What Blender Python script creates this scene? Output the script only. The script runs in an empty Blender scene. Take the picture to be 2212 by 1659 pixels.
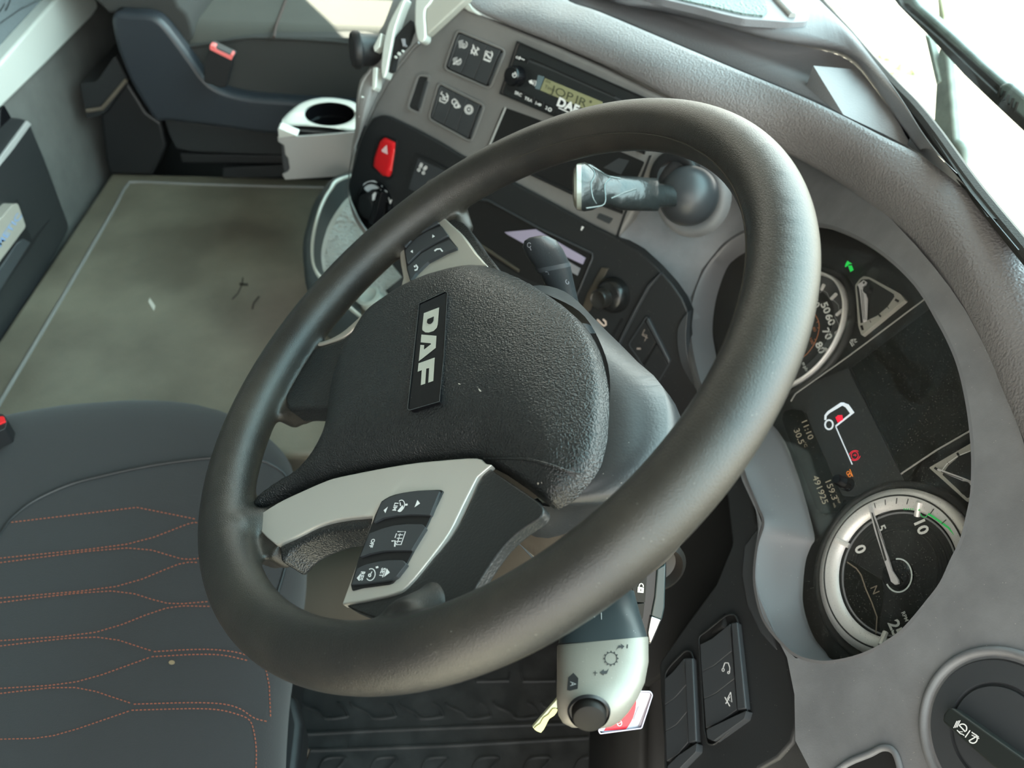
import bpy, bmesh, math, random
import numpy as np
from mathutils import Vector, Matrix, geometry
from mathutils.bvhtree import BVHTree
random.seed(4)
A = np.array
# ---------------------------------------------------------------- camera frame (image 2212 x 1659, focal length 1660 px)
FPX = 1660.0
_Y = A([-.0418, -.692, .7205]); _Y /= np.linalg.norm(_Y)
_X = A([1, .01, .0677]); _X -= (_X @ _Y) * _Y; _X /= np.linalg.norm(_X)
_Z = np.cross(_X, _Y)
M = A([_X, _Y, _Z])
W0 = A([0, 0, .80])                         # centre of the steering wheel; x forward, y to the passenger side, z up, metres
CAM = W0 - M @ A([-.0316, -.026, .5001])
C = bpy.context.scene.collection
sc = bpy.context.scene
cd = bpy.data.cameras.new('camera'); co = bpy.data.objects.new('camera', cd); C.objects.link(co)
cd.sensor_width = 36; cd.lens = 36 * FPX / 2212; cd.clip_start = .01
r_, u_, b_ = M[:, 0], -M[:, 1], -M[:, 2]
co.matrix_world = Matrix(((r_[0], u_[0], b_[0], CAM[0]), (r_[1], u_[1], b_[1], CAM[1]), (r_[2], u_[2], b_[2], CAM[2]), (0, 0, 0, 1)))
cd.dof.use_dof = True; cd.dof.focus_distance = .5; cd.dof.aperture_fstop = 9
sc.camera = co
# ---------------------------------------------------------------- light
sc.view_settings.view_transform = 'Standard'; sc.view_settings.look = 'None'
sc.view_settings.exposure = 0.0; sc.view_settings.gamma = 1
wd = bpy.data.worlds.new('sky'); sc.world = wd; wd.use_nodes = True
nt = wd.node_tree; bg = nt.nodes['Background']
tc = nt.nodes.new('ShaderNodeTexCoord'); sx = nt.nodes.new('ShaderNodeSeparateXYZ'); cr = nt.nodes.new('ShaderNodeValToRGB')
nt.links.new(tc.outputs['Generated'], sx.inputs[0]); nt.links.new(sx.outputs['Z'], cr.inputs[0]); nt.links.new(cr.outputs[0], bg.inputs[0])
e = cr.color_ramp.elements
e[0].position = 0.0; e[0].color = (1.0, .95, .84, 1); e[1].position = .8; e[1].color = (.42, .72, .80, 1)
e[1].color = (.74, 1.30, 1.42, 1)
m_ = e.new(.25); m_.color = (1.42, 1.70, 1.70, 1)
cr2 = nt.nodes.new('ShaderNodeValToRGB'); e2 = cr2.color_ramp.elements           # hazier, warmer sky away from the windscreen side
e2[0].position = 0; e2[0].color = (.84, .77, .66, 1); e2[1].position = 1; e2[1].color = (.64, .67, .69, 1)
mw_ = nt.nodes.new('ShaderNodeMix'); mw_.data_type = 'RGBA'; mr_ = nt.nodes.new('ShaderNodeMapRange'); mr_.inputs[1].default_value = -.1; mr_.inputs[2].default_value = .6
nt.links.new(sx.outputs['X'], mr_.inputs[0]); nt.links.new(mr_.outputs[0], mw_.inputs[0]); nt.links.new(sx.outputs['Z'], cr2.inputs[0])
nt.links.new(cr2.outputs[0], mw_.inputs[6]); nt.links.new(cr.outputs[0], mw_.inputs[7]); nt.links.new(mw_.outputs[2], bg.inputs[0])
bg.inputs[1].default_value = 6.5
sun = bpy.data.lights.new('sun', 'SUN'); so = bpy.data.objects.new('sun', sun); C.objects.link(so)
sun.energy = 45; sun.angle = .009; sun.color = (1, .94, .78)
SUN = Vector((.39, -.75, -.456)).normalized()          # direction the light travels
so.rotation_euler = SUN.to_track_quat('-Z', 'Y').to_euler()

# ---------------------------------------------------------------- helpers
def ray(x, y): return M @ A([(x - 1106) / FPX, (y - 829.5) / FPX, 1.])
def D(x, y, d): return CAM + ray(x, y) * d
class PL:
    def __init__(s, p, n):
        s.p = A(p, float); s.n = A(n, float); s.n /= np.linalg.norm(s.n)
    def at(s, x, y, h=0):
        r = ray(x, y); t = ((s.p + h * s.n - CAM) @ s.n) / (r @ s.n); return CAM + r * t
    def basis(s):
        a = A([0, -1., 0]); a = a - (a @ s.n) * s.n
        if np.linalg.norm(a) < 1e-3: a = A([1., 0, 0])
        a /= np.linalg.norm(a); return a, np.cross(s.n, a)
def ZP(z): return PL([0, 0, z], [0, 0, 1])
def YP(y): return PL([0, y, 0], [0, -1, 0])
def XP(x): return PL([x, 0, 0], [1, 0, 0])
def z(ox, oy, s, *f):
    return [(ox + f[i] / s, oy + f[i + 1] / s) for i in range(0, len(f), 2)]
Z1 = lambda *f: z(0, 0, 3.95, *f)
Z2 = lambda *f: z(540, 0, 3.95, *f)
Z3 = lambda *f: z(1000, 0, 3.95, *f)
Z4 = lambda *f: z(1652, 0, 3.95, *f)
Z5 = lambda *f: z(0, 380, 3.191, *f)
Z6 = lambda *f: z(560, 380, 3.95, *f)
Z7 = lambda *f: z(1000, 380, 3.95, *f)
Z7b = lambda *f: z(1240, 200, 3.95, *f)
Z8 = lambda *f: z(1480, 460, 3.0219, *f)
Y1 = lambda *f: z(1600, 860, 2.9624, *f)
Y2 = lambda *f: z(1100, 1060, 2.7697, *f)
Y3 = lambda *f: z(1652, 1239, 3.95, *f)
Y4 = lambda *f: z(500, 940, 3.3515, *f)
Y5 = lambda *f: z(0, 860, 2.0766, *f)
Y6 = lambda *f: z(560, 1380, 2.9892, *f)
Y8 = lambda *f: z(640, 560, 2.9105, *f)
B1 = lambda *f: z(860, 610, 5.7214, *f)
B3 = lambda *f: z(950, 50, 10.37, *f)
B4 = lambda *f: z(910, 160, 10.37, *f)
B5 = lambda *f: z(740, 40, 6.38, *f)
B6 = lambda *f: z(1330, 580, 6.38, *f)
B7 = lambda *f: z(760, 1040, 6.636, *f)
B8 = lambda *f: z(1180, 1320, 5.72, *f)
def P2(*f): return [(f[i], f[i + 1]) for i in range(0, len(f), 2)]

def cat(pts, k=4, closed=False):
    p = [A(q, float) for q in pts]; n = len(p); out = []
    rng = n if closed else n - 1
    for i in range(rng):
        a = p[(i - 1) % n] if closed or i > 0 else 2 * p[0] - p[1]
        b = p[i]; c = p[(i + 1) % n]
        d = p[(i + 2) % n] if closed or i + 2 < n else 2 * p[-1] - p[-2]
        for j in range(k):
            t = j / k
            out.append(.5 * (2 * b + (c - a) * t + (2 * a - 5 * b + 4 * c - d) * t * t + (3 * b - a - 3 * c + d) * t ** 3))
    if not closed: out.append(p[-1])
    return out
def resample(pts, n):
    p = A(pts); s = np.r_[0, np.cumsum(np.linalg.norm(np.diff(p, axis=0), axis=1))]
    t = np.linspace(0, s[-1], n)
    return [A([np.interp(q, s, p[:, i]) for i in range(p.shape[1])]) for q in t]
def rnd(pts, r=6, k=4):
    """round the corners of a polygon given in pixels"""
    out = []; n = len(pts)
    for i in range(n):
        a, b, c = A(pts[i - 1], float), A(pts[i], float), A(pts[(i + 1) % n], float)
        la, lc = np.linalg.norm(a - b), np.linalg.norm(c - b)
        ra, rc = min(r, la * .45), min(r, lc * .45)
        p, q = b + (a - b) / la * ra, b + (c - b) / lc * rc
        for j in range(k + 1):
            t = j / k; out.append((1 - t) ** 2 * p + 2 * t * (1 - t) * b + t * t * q)
    return out

ORG = {}
def ob(name, bm, mat, parent=None, smooth=40, **props):
    bmesh.ops.recalc_face_normals(bm, faces=bm.faces[:]) if props.pop('recalc', True) else None
    co_ = A([v.co[:] for v in bm.verts]); c = (co_.min(0) + co_.max(0)) / 2
    for v in bm.verts: v.co -= Vector(c)
    me = bpy.data.meshes.new(name); 
    for f in bm.faces: f.smooth = True
    bm.to_mesh(me); bm.free()
    if smooth < 180:
        try: me.set_sharp_from_angle(angle=math.radians(smooth))
        except Exception: pass
    o = bpy.data.objects.new(name, me); C.objects.link(o)
    if mat is not None: me.materials.append(mat)
    w = c
    if parent is not None:
        o.parent = parent; w = c - ORG[parent.name]
    o.location = w; ORG[o.name] = c
    for k, v in props.items(): o[k] = v
    return o
def thing(name, label, cat_, loc, group=None):
    o = bpy.data.objects.new(name, None); C.objects.link(o); o.empty_display_size = .02
    o.location = loc; ORG[o.name] = A(loc, float); o['label'] = label; o['category'] = cat_
    if group: o['group'] = group
    return o
def bev(o, w, seg=3, ang=35):
    m = o.modifiers.new('bevel', 'BEVEL'); m.width = w; m.segments = seg; m.limit_method = 'ANGLE'; m.angle_limit = math.radians(ang); m.harden_normals = False
    return o
def prism_bm(pl, pts, h1, h0, bm=None, taper=0):
    bm = bm or bmesh.new()
    top = [pl.at(q[0], q[1], h1) for q in pts]
    c = np.mean(top, axis=0)
    tv = [bm.verts.new(p) for p in top]
    bv = [bm.verts.new(p - pl.n * (h1 - h0) + (p - c) * taper) for p in top]
    n = len(pts)
    bm.faces.new(tv); bm.faces.new(bv[::-1])
    for i in range(n): bm.faces.new((tv[i], bv[i], bv[(i + 1) % n], tv[(i + 1) % n]))
    return bm
def slab(name, pl, pts, h1, h0, mat, parent=None, b=0.0, r=0, k=4, taper=0, seg=3, **p):
    if r: pts = rnd(pts, r, k)
    o = ob(name, prism_bm(pl, pts, h1, h0, taper=taper), mat, parent, **p)
    if b: bev(o, b, seg)
    return o
def ringslab(name, pl, pts, wpx, h1, h0, mat, parent=None, b=0.0, r=0, **p):
    """a frame of pixel width wpx inside the outline"""
    if r: pts = rnd(pts, r)
    q = A(pts); c = q.mean(0); n = len(q)
    inner = []
    for i in range(n):
        d1 = q[i] - q[i - 1]; d2 = q[(i + 1) % n] - q[i]
        t = d1 / (np.linalg.norm(d1) + 1e-9) + d2 / (np.linalg.norm(d2) + 1e-9); t /= np.linalg.norm(t) + 1e-9
        nn = A([-t[1], t[0]])
        if nn @ (c - q[i]) < 0: nn = -nn
        inner.append(q[i] + nn * wpx)
    bm = bmesh.new()
    L = [[bm.verts.new(pl.at(x, y, h)) for x, y in s] for s, h in ((pts, h0), (pts, h1), (inner, h1), (inner, h0))]
    for a in range(3):
        for i in range(n): bm.faces.new((L[a][i], L[a][(i + 1) % n], L[a + 1][(i + 1) % n], L[a + 1][i]))
    o = ob(name, bm, mat, parent, **p)
    if b: bev(o, b, 2)
    return o
def loft(name, curves, mat, parent=None, closed=False, n=40, sub=0, thick=0, smooth=180, rs=True, **p):
    bm = bmesh.new(); rows = []
    for c in curves:
        c = resample(cat(c, 6, closed) + ([c[0]] if closed else []), n + (1 if closed else 0)) if rs else c
        if rs and closed: c = c[:-1]
        rows.append([bm.verts.new(q) for q in c])
    m = len(rows[0])
    for a, b in zip(rows, rows[1:]):
        for i in range(m if closed else m - 1): bm.faces.new((a[i], a[(i + 1) % m], b[(i + 1) % m], b[i]))
    o = ob(name, bm, mat, parent, smooth=smooth, **p)
    if sub:
        s = o.modifiers.new('sub', 'SUBSURF'); s.levels = sub; s.render_levels = sub
    if thick:
        s = o.modifiers.new('thick', 'SOLIDIFY'); s.thickness = thick; s.offset = -1
    return o
def frame_from(d):
    d = A(d, float); d /= np.linalg.norm(d)
    a = np.cross(d, [0, 0, 1.]) if abs(d[2]) < .9 else np.cross(d, [0, 1., 0]); a /= np.linalg.norm(a)
    return a, np.cross(d, a), d
def tube_bm(pts, rad, n=10, bm=None, cap=True):
    bm = bm or bmesh.new(); rows = []; pts = [A(q, float) for q in pts]
    for i, q in enumerate(pts):
        d = pts[min(i + 1, len(pts) - 1)] - pts[max(i - 1, 0)]
        if i == 0: a, b, d_ = frame_from(d)
        else:
            d_ = d / np.linalg.norm(d); a = a - (a @ d_) * d_; a /= np.linalg.norm(a); b = np.cross(d_, a)
        r = rad[i] if hasattr(rad, '__len__') else rad
        rows.append([bm.verts.new(q + r * (math.cos(t) * a + math.sin(t) * b)) for t in np.linspace(0, 2 * math.pi, n, endpoint=False)])
    for u, v in zip(rows, rows[1:]):
        for i in range(n): bm.faces.new((u[i], u[(i + 1) % n], v[(i + 1) % n], v[i]))
    if cap: bm.faces.new(rows[0][::-1]); bm.faces.new(rows[-1])
    return bm
def tube(name, pts, rad, mat, parent=None, n=10, **p): return ob(name, tube_bm(pts, rad, n), mat, parent, **p)
def lathe_bm(prof, org, axis, n=40, bm=None, xaxis=None):
    """prof: (radius, height along axis)"""
    bm = bm or bmesh.new(); a, b, d = frame_from(axis); org = A(org, float); rows = []
    for r, h in prof:
        if r < 1e-6: rows.append([bm.verts.new(org + d * h)])
        else: rows.append([bm.verts.new(org + d * h + r * (math.cos(t) * a + math.sin(t) * b)) for t in np.linspace(0, 2 * math.pi, n, endpoint=False)])
    for u, v in zip(rows, rows[1:]):
        for i in range(n):
            j = (i + 1) % n
            if len(u) == 1 and len(v) == 1: continue
            if len(u) == 1: bm.faces.new((u[0], v[j], v[i]))
            elif len(v) == 1: bm.faces.new((u[i], u[j], v[0]))
            else: bm.faces.new((u[i], u[j], v[j], v[i]))
    return bm
def lathe(name, prof, org, axis, mat, parent=None, n=40, smooth=40, **p): return ob(name, lathe_bm(prof, org, axis, n), mat, parent, smooth=smooth, **p)
def box(name, lo, hi, mat, parent=None, b=0, **p):
    bm = bmesh.new(); bmesh.ops.create_cube(bm, size=1)
    for v in bm.verts: v.co = Vector([(lo[i] + hi[i]) / 2 + v.co[i] * (hi[i] - lo[i]) for i in range(3)])
    o = ob(name, bm, mat, parent, **p)
    if b: bev(o, b)
    return o
def pillow_bm(pl, pts, hedge, hfun, skirt, step):
    """domed surface over a pixel outline; hfun(distance from the edge, u, v) gives the height above hedge"""
    a, b = pl.basis()
    o3 = [pl.at(x, y, hedge) for x, y in pts]
    q = A([[(p - pl.p) @ a, (p - pl.p) @ b] for p in o3]); n = len(q)
    mn, mx = q.min(0), q.max(0)
    g = [A([x, y]) for x in np.arange(mn[0], mx[0], step) for y in np.arange(mn[1], mx[1], step)]
    g = A(g) + np.random.RandomState(1).uniform(-.15, .15, (len(g), 2)) * step
    x0, y0 = q[:, 0], q[:, 1]; x1, y1 = np.roll(x0, -1), np.roll(y0, -1)
    X_, Y_ = g[:, :1], g[:, 1:]
    cond = ((y0 > Y_) != (y1 > Y_)) & (X_ < (x1 - x0) * (Y_ - y0) / (y1 - y0 + 1e-12) + x0)
    ins = cond.sum(1) % 2 == 1
    def dist(G):
        px, py = G[:, :1], G[:, 1:]; dx, dy = x1 - x0, y1 - y0
        t = np.clip(((px - x0) * dx + (py - y0) * dy) / (dx * dx + dy * dy + 1e-12), 0, 1)
        return np.hypot(px - x0 - t * dx, py - y0 - t * dy).min(1)
    dd = dist(g); keep = ins & (dd > step * .45)
    V = [Vector(p) for p in q] + [Vector(p) for p in g[keep]]
    res = geometry.delaunay_2d_cdt(V, [(i, (i + 1) % n) for i in range(n)], [], 1, 1e-7)
    vs = A([v[:] for v in res[0]]); d = dist(vs)
    d[:n] = 0
    bm = bmesh.new()
    bv = [bm.verts.new(pl.p + p[0] * a + p[1] * b + pl.n * (hedge + hfun(float(t), float(p[0]), float(p[1])))) for p, t in zip(vs, d)]
    for f in res[2]:
        try: bm.faces.new([bv[i] for i in f])
        except Exception: pass
    if skirt:
        low = [bm.verts.new(A(bv[i].co[:]) - pl.n * skirt) for i in range(n)]
        for i in range(n):
            try: bm.faces.new((bv[i], low[i], low[(i + 1) % n], bv[(i + 1) % n]))
            except Exception: pass
    return bm
def dome(H, k): return lambda d, u, v: H * (1 - math.exp(-d / k))
def pillow(name, pl, pts, hedge, hfun, skirt, step, mat, parent=None, smooth=50, **p):
    return ob(name, pillow_bm(pl, pts, hedge, hfun, skirt, step), mat, parent, smooth=smooth, **p)
def bvh_of(*objs):
    dg = bpy.context.evaluated_depsgraph_get(); V = []; F = []
    bpy.context.view_layer.update()
    for o in objs:
        ev = o.evaluated_get(dg); me = ev.to_mesh(); k = len(V); mw = Matrix.Translation(Vector(ORG[o.name]))
        V += [mw @ v.co for v in me.vertices]; F += [[k + i for i in f.vertices] for f in me.polygons]; ev.to_mesh_clear()
    return BVHTree.FromPolygons(V, F)
def onto(bvh, off=.0004, fall=None):
    """mapper: pixel -> point just above a curved surface"""
    def f(x, y):
        d = Vector(ray(x, y)).normalized(); h = bvh.ray_cast(Vector(CAM), d)
        if h[0] is None: return A(fall.at(x, y)) if fall else None
        return A((h[0] - d * off)[:])
    return f
def onpl(pl, h): return lambda x, y: pl.at(x, y, h)
def disc(cx, cy, rx, ry, n=20, rot=0):
    c, s = math.cos(rot), math.sin(rot)
    return [(cx + rx * math.cos(t) * c - ry * math.sin(t) * s, cy + rx * math.cos(t) * s + ry * math.sin(t) * c) for t in np.linspace(0, 2 * math.pi, n, endpoint=False)]
def arc(cx, cy, rx, ry, a0, a1, n=14, rot=0):
    c, s = math.cos(rot), math.sin(rot)
    return [(cx + rx * math.cos(t) * c - ry * math.sin(t) * s, cy + rx * math.cos(t) * s + ry * math.sin(t) * c) for t in np.linspace(math.radians(a0), math.radians(a1), n)]
def ink(name, mp, shapes, mat, parent=None, **p):
    """printed marks: ('P', outline) filled, ('L', points, width) line"""
    bm = bmesh.new()
    for s in shapes:
        if s[0] == 'P':
            v = [mp(x, y) for x, y in s[1]]
            if any(q is None for q in v): continue
            try: bm.faces.new([bm.verts.new(q) for q in v])
            except Exception: pass
        else:
            q = [A(t, float) for t in s[1]]; w = s[2] / 2; n = len(q); row = []
            for i in range(n):
                t = q[min(i + 1, n - 1)] - q[max(i - 1, 0)]; t /= np.linalg.norm(t) + 1e-9; nn = A([-t[1], t[0]]) * w
                a, b = mp(*(q[i] + nn)), mp(*(q[i] - nn))
                row.append(None if a is None or b is None else (bm.verts.new(a), bm.verts.new(b)))
            for a, b in zip(row, row[1:]):
                if a and b: bm.faces.new((a[0], b[0], b[1], a[1]))
    if not bm.verts: bm.free(); return None
    for f in bm.faces: f.normal_update()
    for f in bm.faces:
        if f.normal.dot(Vector(CAM) - f.verts[0].co) < 0: f.normal_flip()
    return ob(name, bm, mat, parent, smooth=180, recalc=False, **p)
_fonts = {}
def glyphs(s, org, dx, up, bold=0.0, shear=0, space=1.0):
    """text as filled shapes in pixel space: dx, up are the pixel vectors of one em along and up"""
    key = (s, bold, shear, space)
    if key not in _fonts:
        cu = bpy.data.curves.new('writing', 'FONT'); cu.body = s; cu.align_x = 'CENTER'; cu.align_y = 'CENTER'; cu.offset = bold; cu.shear = shear; cu.space_character = space; cu.resolution_u = 3
        o = bpy.data.objects.new('writing', cu); C.objects.link(o); bpy.context.view_layer.update()
        me = bpy.data.meshes.new_from_object(o.evaluated_get(bpy.context.evaluated_depsgraph_get()))
        _fonts[key] = ([v.co[:2] for v in me.vertices], [list(f.vertices) for f in me.polygons])
        bpy.data.objects.remove(o); bpy.data.curves.remove(cu); bpy.data.meshes.remove(me)
    V, F = _fonts[key]; org, dx, up = A(org, float), A(dx, float), A(up, float)
    px = [org + v[0] * dx + v[1] * up for v in V]
    return [('P', [px[i] for i in f]) for f in F]

# ---------------------------------------------------------------- materials
def mat(name, col, rough=.5, metal=0, bump=0, scale=200, kind='noise', var=0, vscale=8, var2=None, coat=0, spec=.5, speck=0, sheen=0, emit=0, dist=.0004):
    m = bpy.data.materials.new(name); m.use_nodes = True; t = m.node_tree; N = t.nodes; L = t.links; b = N['Principled BSDF']
    b.inputs['Base Color'].default_value = (*col, 1); b.inputs['Roughness'].default_value = rough; b.inputs['Metallic'].default_value = metal
    b.inputs['Specular IOR Level'].default_value = spec; b.inputs['Coat Weight'].default_value = coat; b.inputs['Coat Roughness'].default_value = .08
    if sheen: b.inputs['Sheen Weight'].default_value = sheen; b.inputs['Sheen Roughness'].default_value = .5
    if emit: b.inputs['Emission Color'].default_value = (*col, 1); b.inputs['Emission Strength'].default_value = emit
    g = N.new('ShaderNodeNewGeometry')
    cur = None
    if var:
        n = N.new('ShaderNodeTexNoise'); n.inputs['Scale'].default_value = vscale; n.inputs['Detail'].default_value = 5; n.inputs['Roughness'].default_value = .6
        L.new(g.outputs['Position'], n.inputs['Vector'])
        x = N.new('ShaderNodeMix'); x.data_type = 'RGBA'
        c2 = var2 or tuple(min(1, c * (1 + var)) for c in col); c1 = tuple(c * (1 - var * .6) for c in col) if not var2 else col
        x.inputs[6].default_value = (*c1, 1); x.inputs[7].default_value = (*c2, 1)
        mr = N.new('ShaderNodeMapRange'); mr.inputs[1].default_value = .35; mr.inputs[2].default_value = .68
        L.new(n.outputs[0], mr.inputs[0]); L.new(mr.outputs[0], x.inputs[0]); cur = x.outputs[2]
        mr2 = N.new('ShaderNodeMapRange'); mr2.inputs[3].default_value = rough * .9; mr2.inputs[4].default_value = min(1, rough * 1.12); L.new(n.outputs[0], mr2.inputs[0]); L.new(mr2.outputs[0], b.inputs['Roughness'])
    if speck:                                                   # dust specks lying on the surface
        v = N.new('ShaderNodeTexVoronoi'); v.inputs['Scale'].default_value = 420; L.new(g.outputs['Position'], v.inputs['Vector'])
        v2 = N.new('ShaderNodeTexNoise'); v2.inputs['Scale'].default_value = 160; L.new(g.outputs['Position'], v2.inputs['Vector'])
        ma = N.new('ShaderNodeMath'); ma.operation = 'LESS_THAN'; ma.inputs[1].default_value = .11; L.new(v.outputs['Distance'], ma.inputs[0])
        mb = N.new('ShaderNodeMath'); mb.operation = 'GREATER_THAN'; mb.inputs[1].default_value = .60; L.new(v2.outputs[0], mb.inputs[0])
        mc = N.new('ShaderNodeMath'); mc.operation = 'MULTIPLY'; L.new(ma.outputs[0], mc.inputs[0]); L.new(mb.outputs[0], mc.inputs[1])
        md = N.new('ShaderNodeMath'); md.operation = 'MULTIPLY'; md.inputs[1].default_value = speck; L.new(mc.outputs[0], md.inputs[0])
        x = N.new('ShaderNodeMix'); x.data_type = 'RGBA'; x.inputs[7].default_value = (.5, .48, .42, 1)
        L.new(md.outputs[0], x.inputs[0])
        if cur: L.new(cur, x.inputs[6])
        else: x.inputs[6].default_value = (*col, 1)
        cur = x.outputs[2]
    if cur: L.new(cur, b.inputs['Base Color'])
    if bump:
        if kind == 'cell':
            n = N.new('ShaderNodeTexVoronoi'); n.feature = 'SMOOTH_F1'; n.inputs['Scale'].default_value = scale; o_ = n.outputs['Distance']
            dn = N.new('ShaderNodeTexNoise'); dn.inputs['Scale'].default_value = scale * .6; L.new(g.outputs['Position'], dn.inputs['Vector'])
            mx = N.new('ShaderNodeMix'); mx.data_type = 'RGBA'; mx.blend_type = 'ADD'; mx.inputs[0].default_value = .0022
            L.new(g.outputs['Position'], mx.inputs[6]); L.new(dn.outputs['Color'], mx.inputs[7]); L.new(mx.outputs[2], n.inputs['Vector'])
        elif kind == 'weave':
            n = N.new('ShaderNodeTexChecker'); n.inputs['Scale'].default_value = scale; o_ = n.outputs['Fac']; L.new(g.outputs['Position'], n.inputs['Vector'])
        else:
            n = N.new('ShaderNodeTexNoise'); n.inputs['Scale'].default_value = scale; n.inputs['Detail'].default_value = 3; o_ = n.outputs[0]; L.new(g.outputs['Position'], n.inputs['Vector'])
        bp = N.new('ShaderNodeBump'); bp.inputs['Strength'].default_value = bump; bp.inputs['Distance'].default_value = dist
        L.new(o_, bp.inputs['Height']); L.new(bp.outputs[0], b.inputs['Normal'])
    return m
def glassmat(name, tint=(1, 1, 1), refl=.06, dirt=.0):
    m = bpy.data.materials.new(name); m.use_nodes = True; t = m.node_tree; N = t.nodes; L = t.links; N.remove(N['Principled BSDF'])
    tr = N.new('ShaderNodeBsdfTransparent'); tr.inputs[0].default_value = (*tint, 1)
    gl = N.new('ShaderNodeBsdfGlossy'); gl.inputs['Roughness'].default_value = .02; gl.inputs['Color'].default_value = (.8, .8, .8, 1)
    lw = N.new('ShaderNodeLayerWeight'); lw.inputs['Blend'].default_value = .5
    pw = N.new('ShaderNodeMath'); pw.operation = 'POWER'; pw.inputs[1].default_value = 5; L.new(lw.outputs['Facing'], pw.inputs[0])
    fr = N.new('ShaderNodeMath'); fr.operation = 'MULTIPLY_ADD'; fr.inputs[1].default_value = .85; fr.inputs[2].default_value = refl * .5; L.new(pw.outputs[0], fr.inputs[0])
    mx = N.new('ShaderNodeMixShader'); L.new(fr.outputs[0], mx.inputs[0]); L.new(tr.outputs[0], mx.inputs[1]); L.new(gl.outputs[0], mx.inputs[2])
    out = mx.outputs[0]
    if dirt:
        df = N.new('ShaderNodeBsdfDiffuse'); df.inputs[0].default_value = (.6, .58, .5, 1)
        g = N.new('ShaderNodeNewGeometry'); v = N.new('ShaderNodeTexVoronoi'); v.inputs['Scale'].default_value = 500; L.new(g.outputs['Position'], v.inputs['Vector'])
        ma = N.new('ShaderNodeMath'); ma.operation = 'LESS_THAN'; ma.inputs[1].default_value = .12; L.new(v.outputs['Distance'], ma.inputs[0])
        mb = N.new('ShaderNodeMath'); mb.operation = 'MULTIPLY_ADD'; mb.inputs[1].default_value = .35; mb.inputs[2].default_value = dirt; L.new(ma.outputs[0], mb.inputs[0])
        m2 = N.new('ShaderNodeMixShader'); L.new(mb.outputs[0], m2.inputs[0]); L.new(out, m2.inputs[1]); L.new(df.outputs[0], m2.inputs[2]); out = m2.outputs[0]
    L.new(out, N['Material Output'].inputs[0]); return m
GREY = mat('grey_dash_plastic', (.176, .172, .168), .5, bump=.35, scale=900, var=.12, vscale=14, speck=.25, dist=.0003)
GREY2 = mat('grey_driver_fascia_plastic', (.152, .155, .162), .5, bump=.4, scale=800, var=.2, vscale=25, speck=.5, dist=.0003)
PADM = mat('grained_soft_grey_dash', (.172, .166, .170), .42, bump=.9, scale=520, kind='cell', var=.08, vscale=10, dist=.0008)
DARK = mat('dark_plastic', (.019, .020, .021), .45, bump=.25, scale=900, speck=.35, dist=.0003, spec=.38)
DARKW = mat('dark_switch_plastic', (.04, .043, .047), .38, bump=.1, scale=900, dist=.0002)
BLACK = mat('black_plastic', (.008, .008, .009), .5)
GLOSS = mat('gloss_black_plastic', (.005, .005, .006), .16, speck=.15, spec=.28)
VOID = mat('recess_shade_black', (.004, .004, .004), .9)  # near-black for plates and sheets that stand in for shade in recesses
SILV = mat('satin_silver_paint', (.62, .59, .54), .34, metal=.5, bump=.15, scale=1400, dist=.0001, speck=.1)
SILVG = mat('satin_champagne_silver', (.52, .48, .42), .34, metal=.5, bump=.15, scale=1500, dist=.0001)
MINT = mat('pale_silver_trim', (.58, .60, .56), .4, metal=.3)
LGREY = mat('light_grey_plastic', (.30, .295, .285), .5, bump=.1, scale=600)
CHROME = mat('bright_chrome', (.8, .8, .8), .12, metal=1)
RIMM = mat('worn_rim_leather', (.0145, .0135, .0125), .34, bump=.9, scale=1500, var=1, vscale=13, var2=(.031, .027, .022), dist=.0003, spec=.5, speck=.18)
HUBM = mat('grained_airbag_leather', (.0150, .0160, .0165), .33, bump=.8, scale=850, kind='cell', dist=.0008, speck=.2)
SPKM = mat('smooth_grained_spoke', (.017, .0185, .019), .36, bump=.35, scale=720, kind='cell', dist=.0006, speck=.1)
COLM = mat('column_plastic', (.022, .024, .026), .36, bump=.35, scale=700, speck=.4, dist=.0003)
FAB = mat('charcoal_seat_fabric', (.0215, .0195, .0200), .95, bump=.5, scale=900, var=.15, vscale=30, sheen=.15, dist=.0006)
FABB = mat('charcoal_bolster_fabric', (.0185, .0168, .0175), .95, bump=.4, scale=900, sheen=.12, dist=.0006)
FABG = mat('grey_trim_carpet', (.105, .102, .095), 1, bump=.8, scale=500, var=.15, vscale=20, dist=.001)
SEATF = mat('grey_passenger_seat_fabric', (.066, .063, .054), 1, bump=.6, scale=500, var=.1, dist=.001)
SEATD = mat('dark_passenger_seat_side', (.030, .029, .027), .9, bump=.4, scale=500)
NAVY = mat('blue_black_seat_shell', (.020, .024, .030), .42, bump=.15, scale=500)
FLOORM = mat('worn_vinyl_floor', (.088, .073, .052), .44, bump=.4, scale=420, var=1, vscale=6, var2=(.165, .143, .105), dist=.0006, spec=1.0)
MATM = mat('black_rubber_mat', (.012, .0125, .013), .42, bump=.4, scale=300, var=1, vscale=30, var2=(.03, .03, .03), dist=.0006)
WARM = mat('brown_grey_footwell_trim', (.060, .050, .037), .6, bump=.4, scale=600, var=.1)
RED = mat('hazard_red', (.62, .010, .014), .3)
CRED = mat('card_red', (.55, .018, .03), .4)
CWHITE = mat('card_white', (.48, .46, .50), .4)
WHITE = mat('white_marking', (.8, .8, .8), .5)
MARKD = mat('dark_marking', (.02, .02, .02), .5)
GREYM = mat('dim_marking', (.25, .25, .27), .5)
GREENL = mat('green_marking', (.03, .5, .11), .5, emit=.25)
GREENT = mat('green_lit_telltale', (.01, .45, .06), .5, emit=.9)
REDT = mat('red_lit_telltale', (.75, .01, .04), .5, emit=.9)
AMBT = mat('amber_lit_telltale', (.75, .22, .03), .5, emit=.7)
WHITET = mat('white_lit_symbol', (.72, .80, .88), .5, emit=.55)
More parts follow.
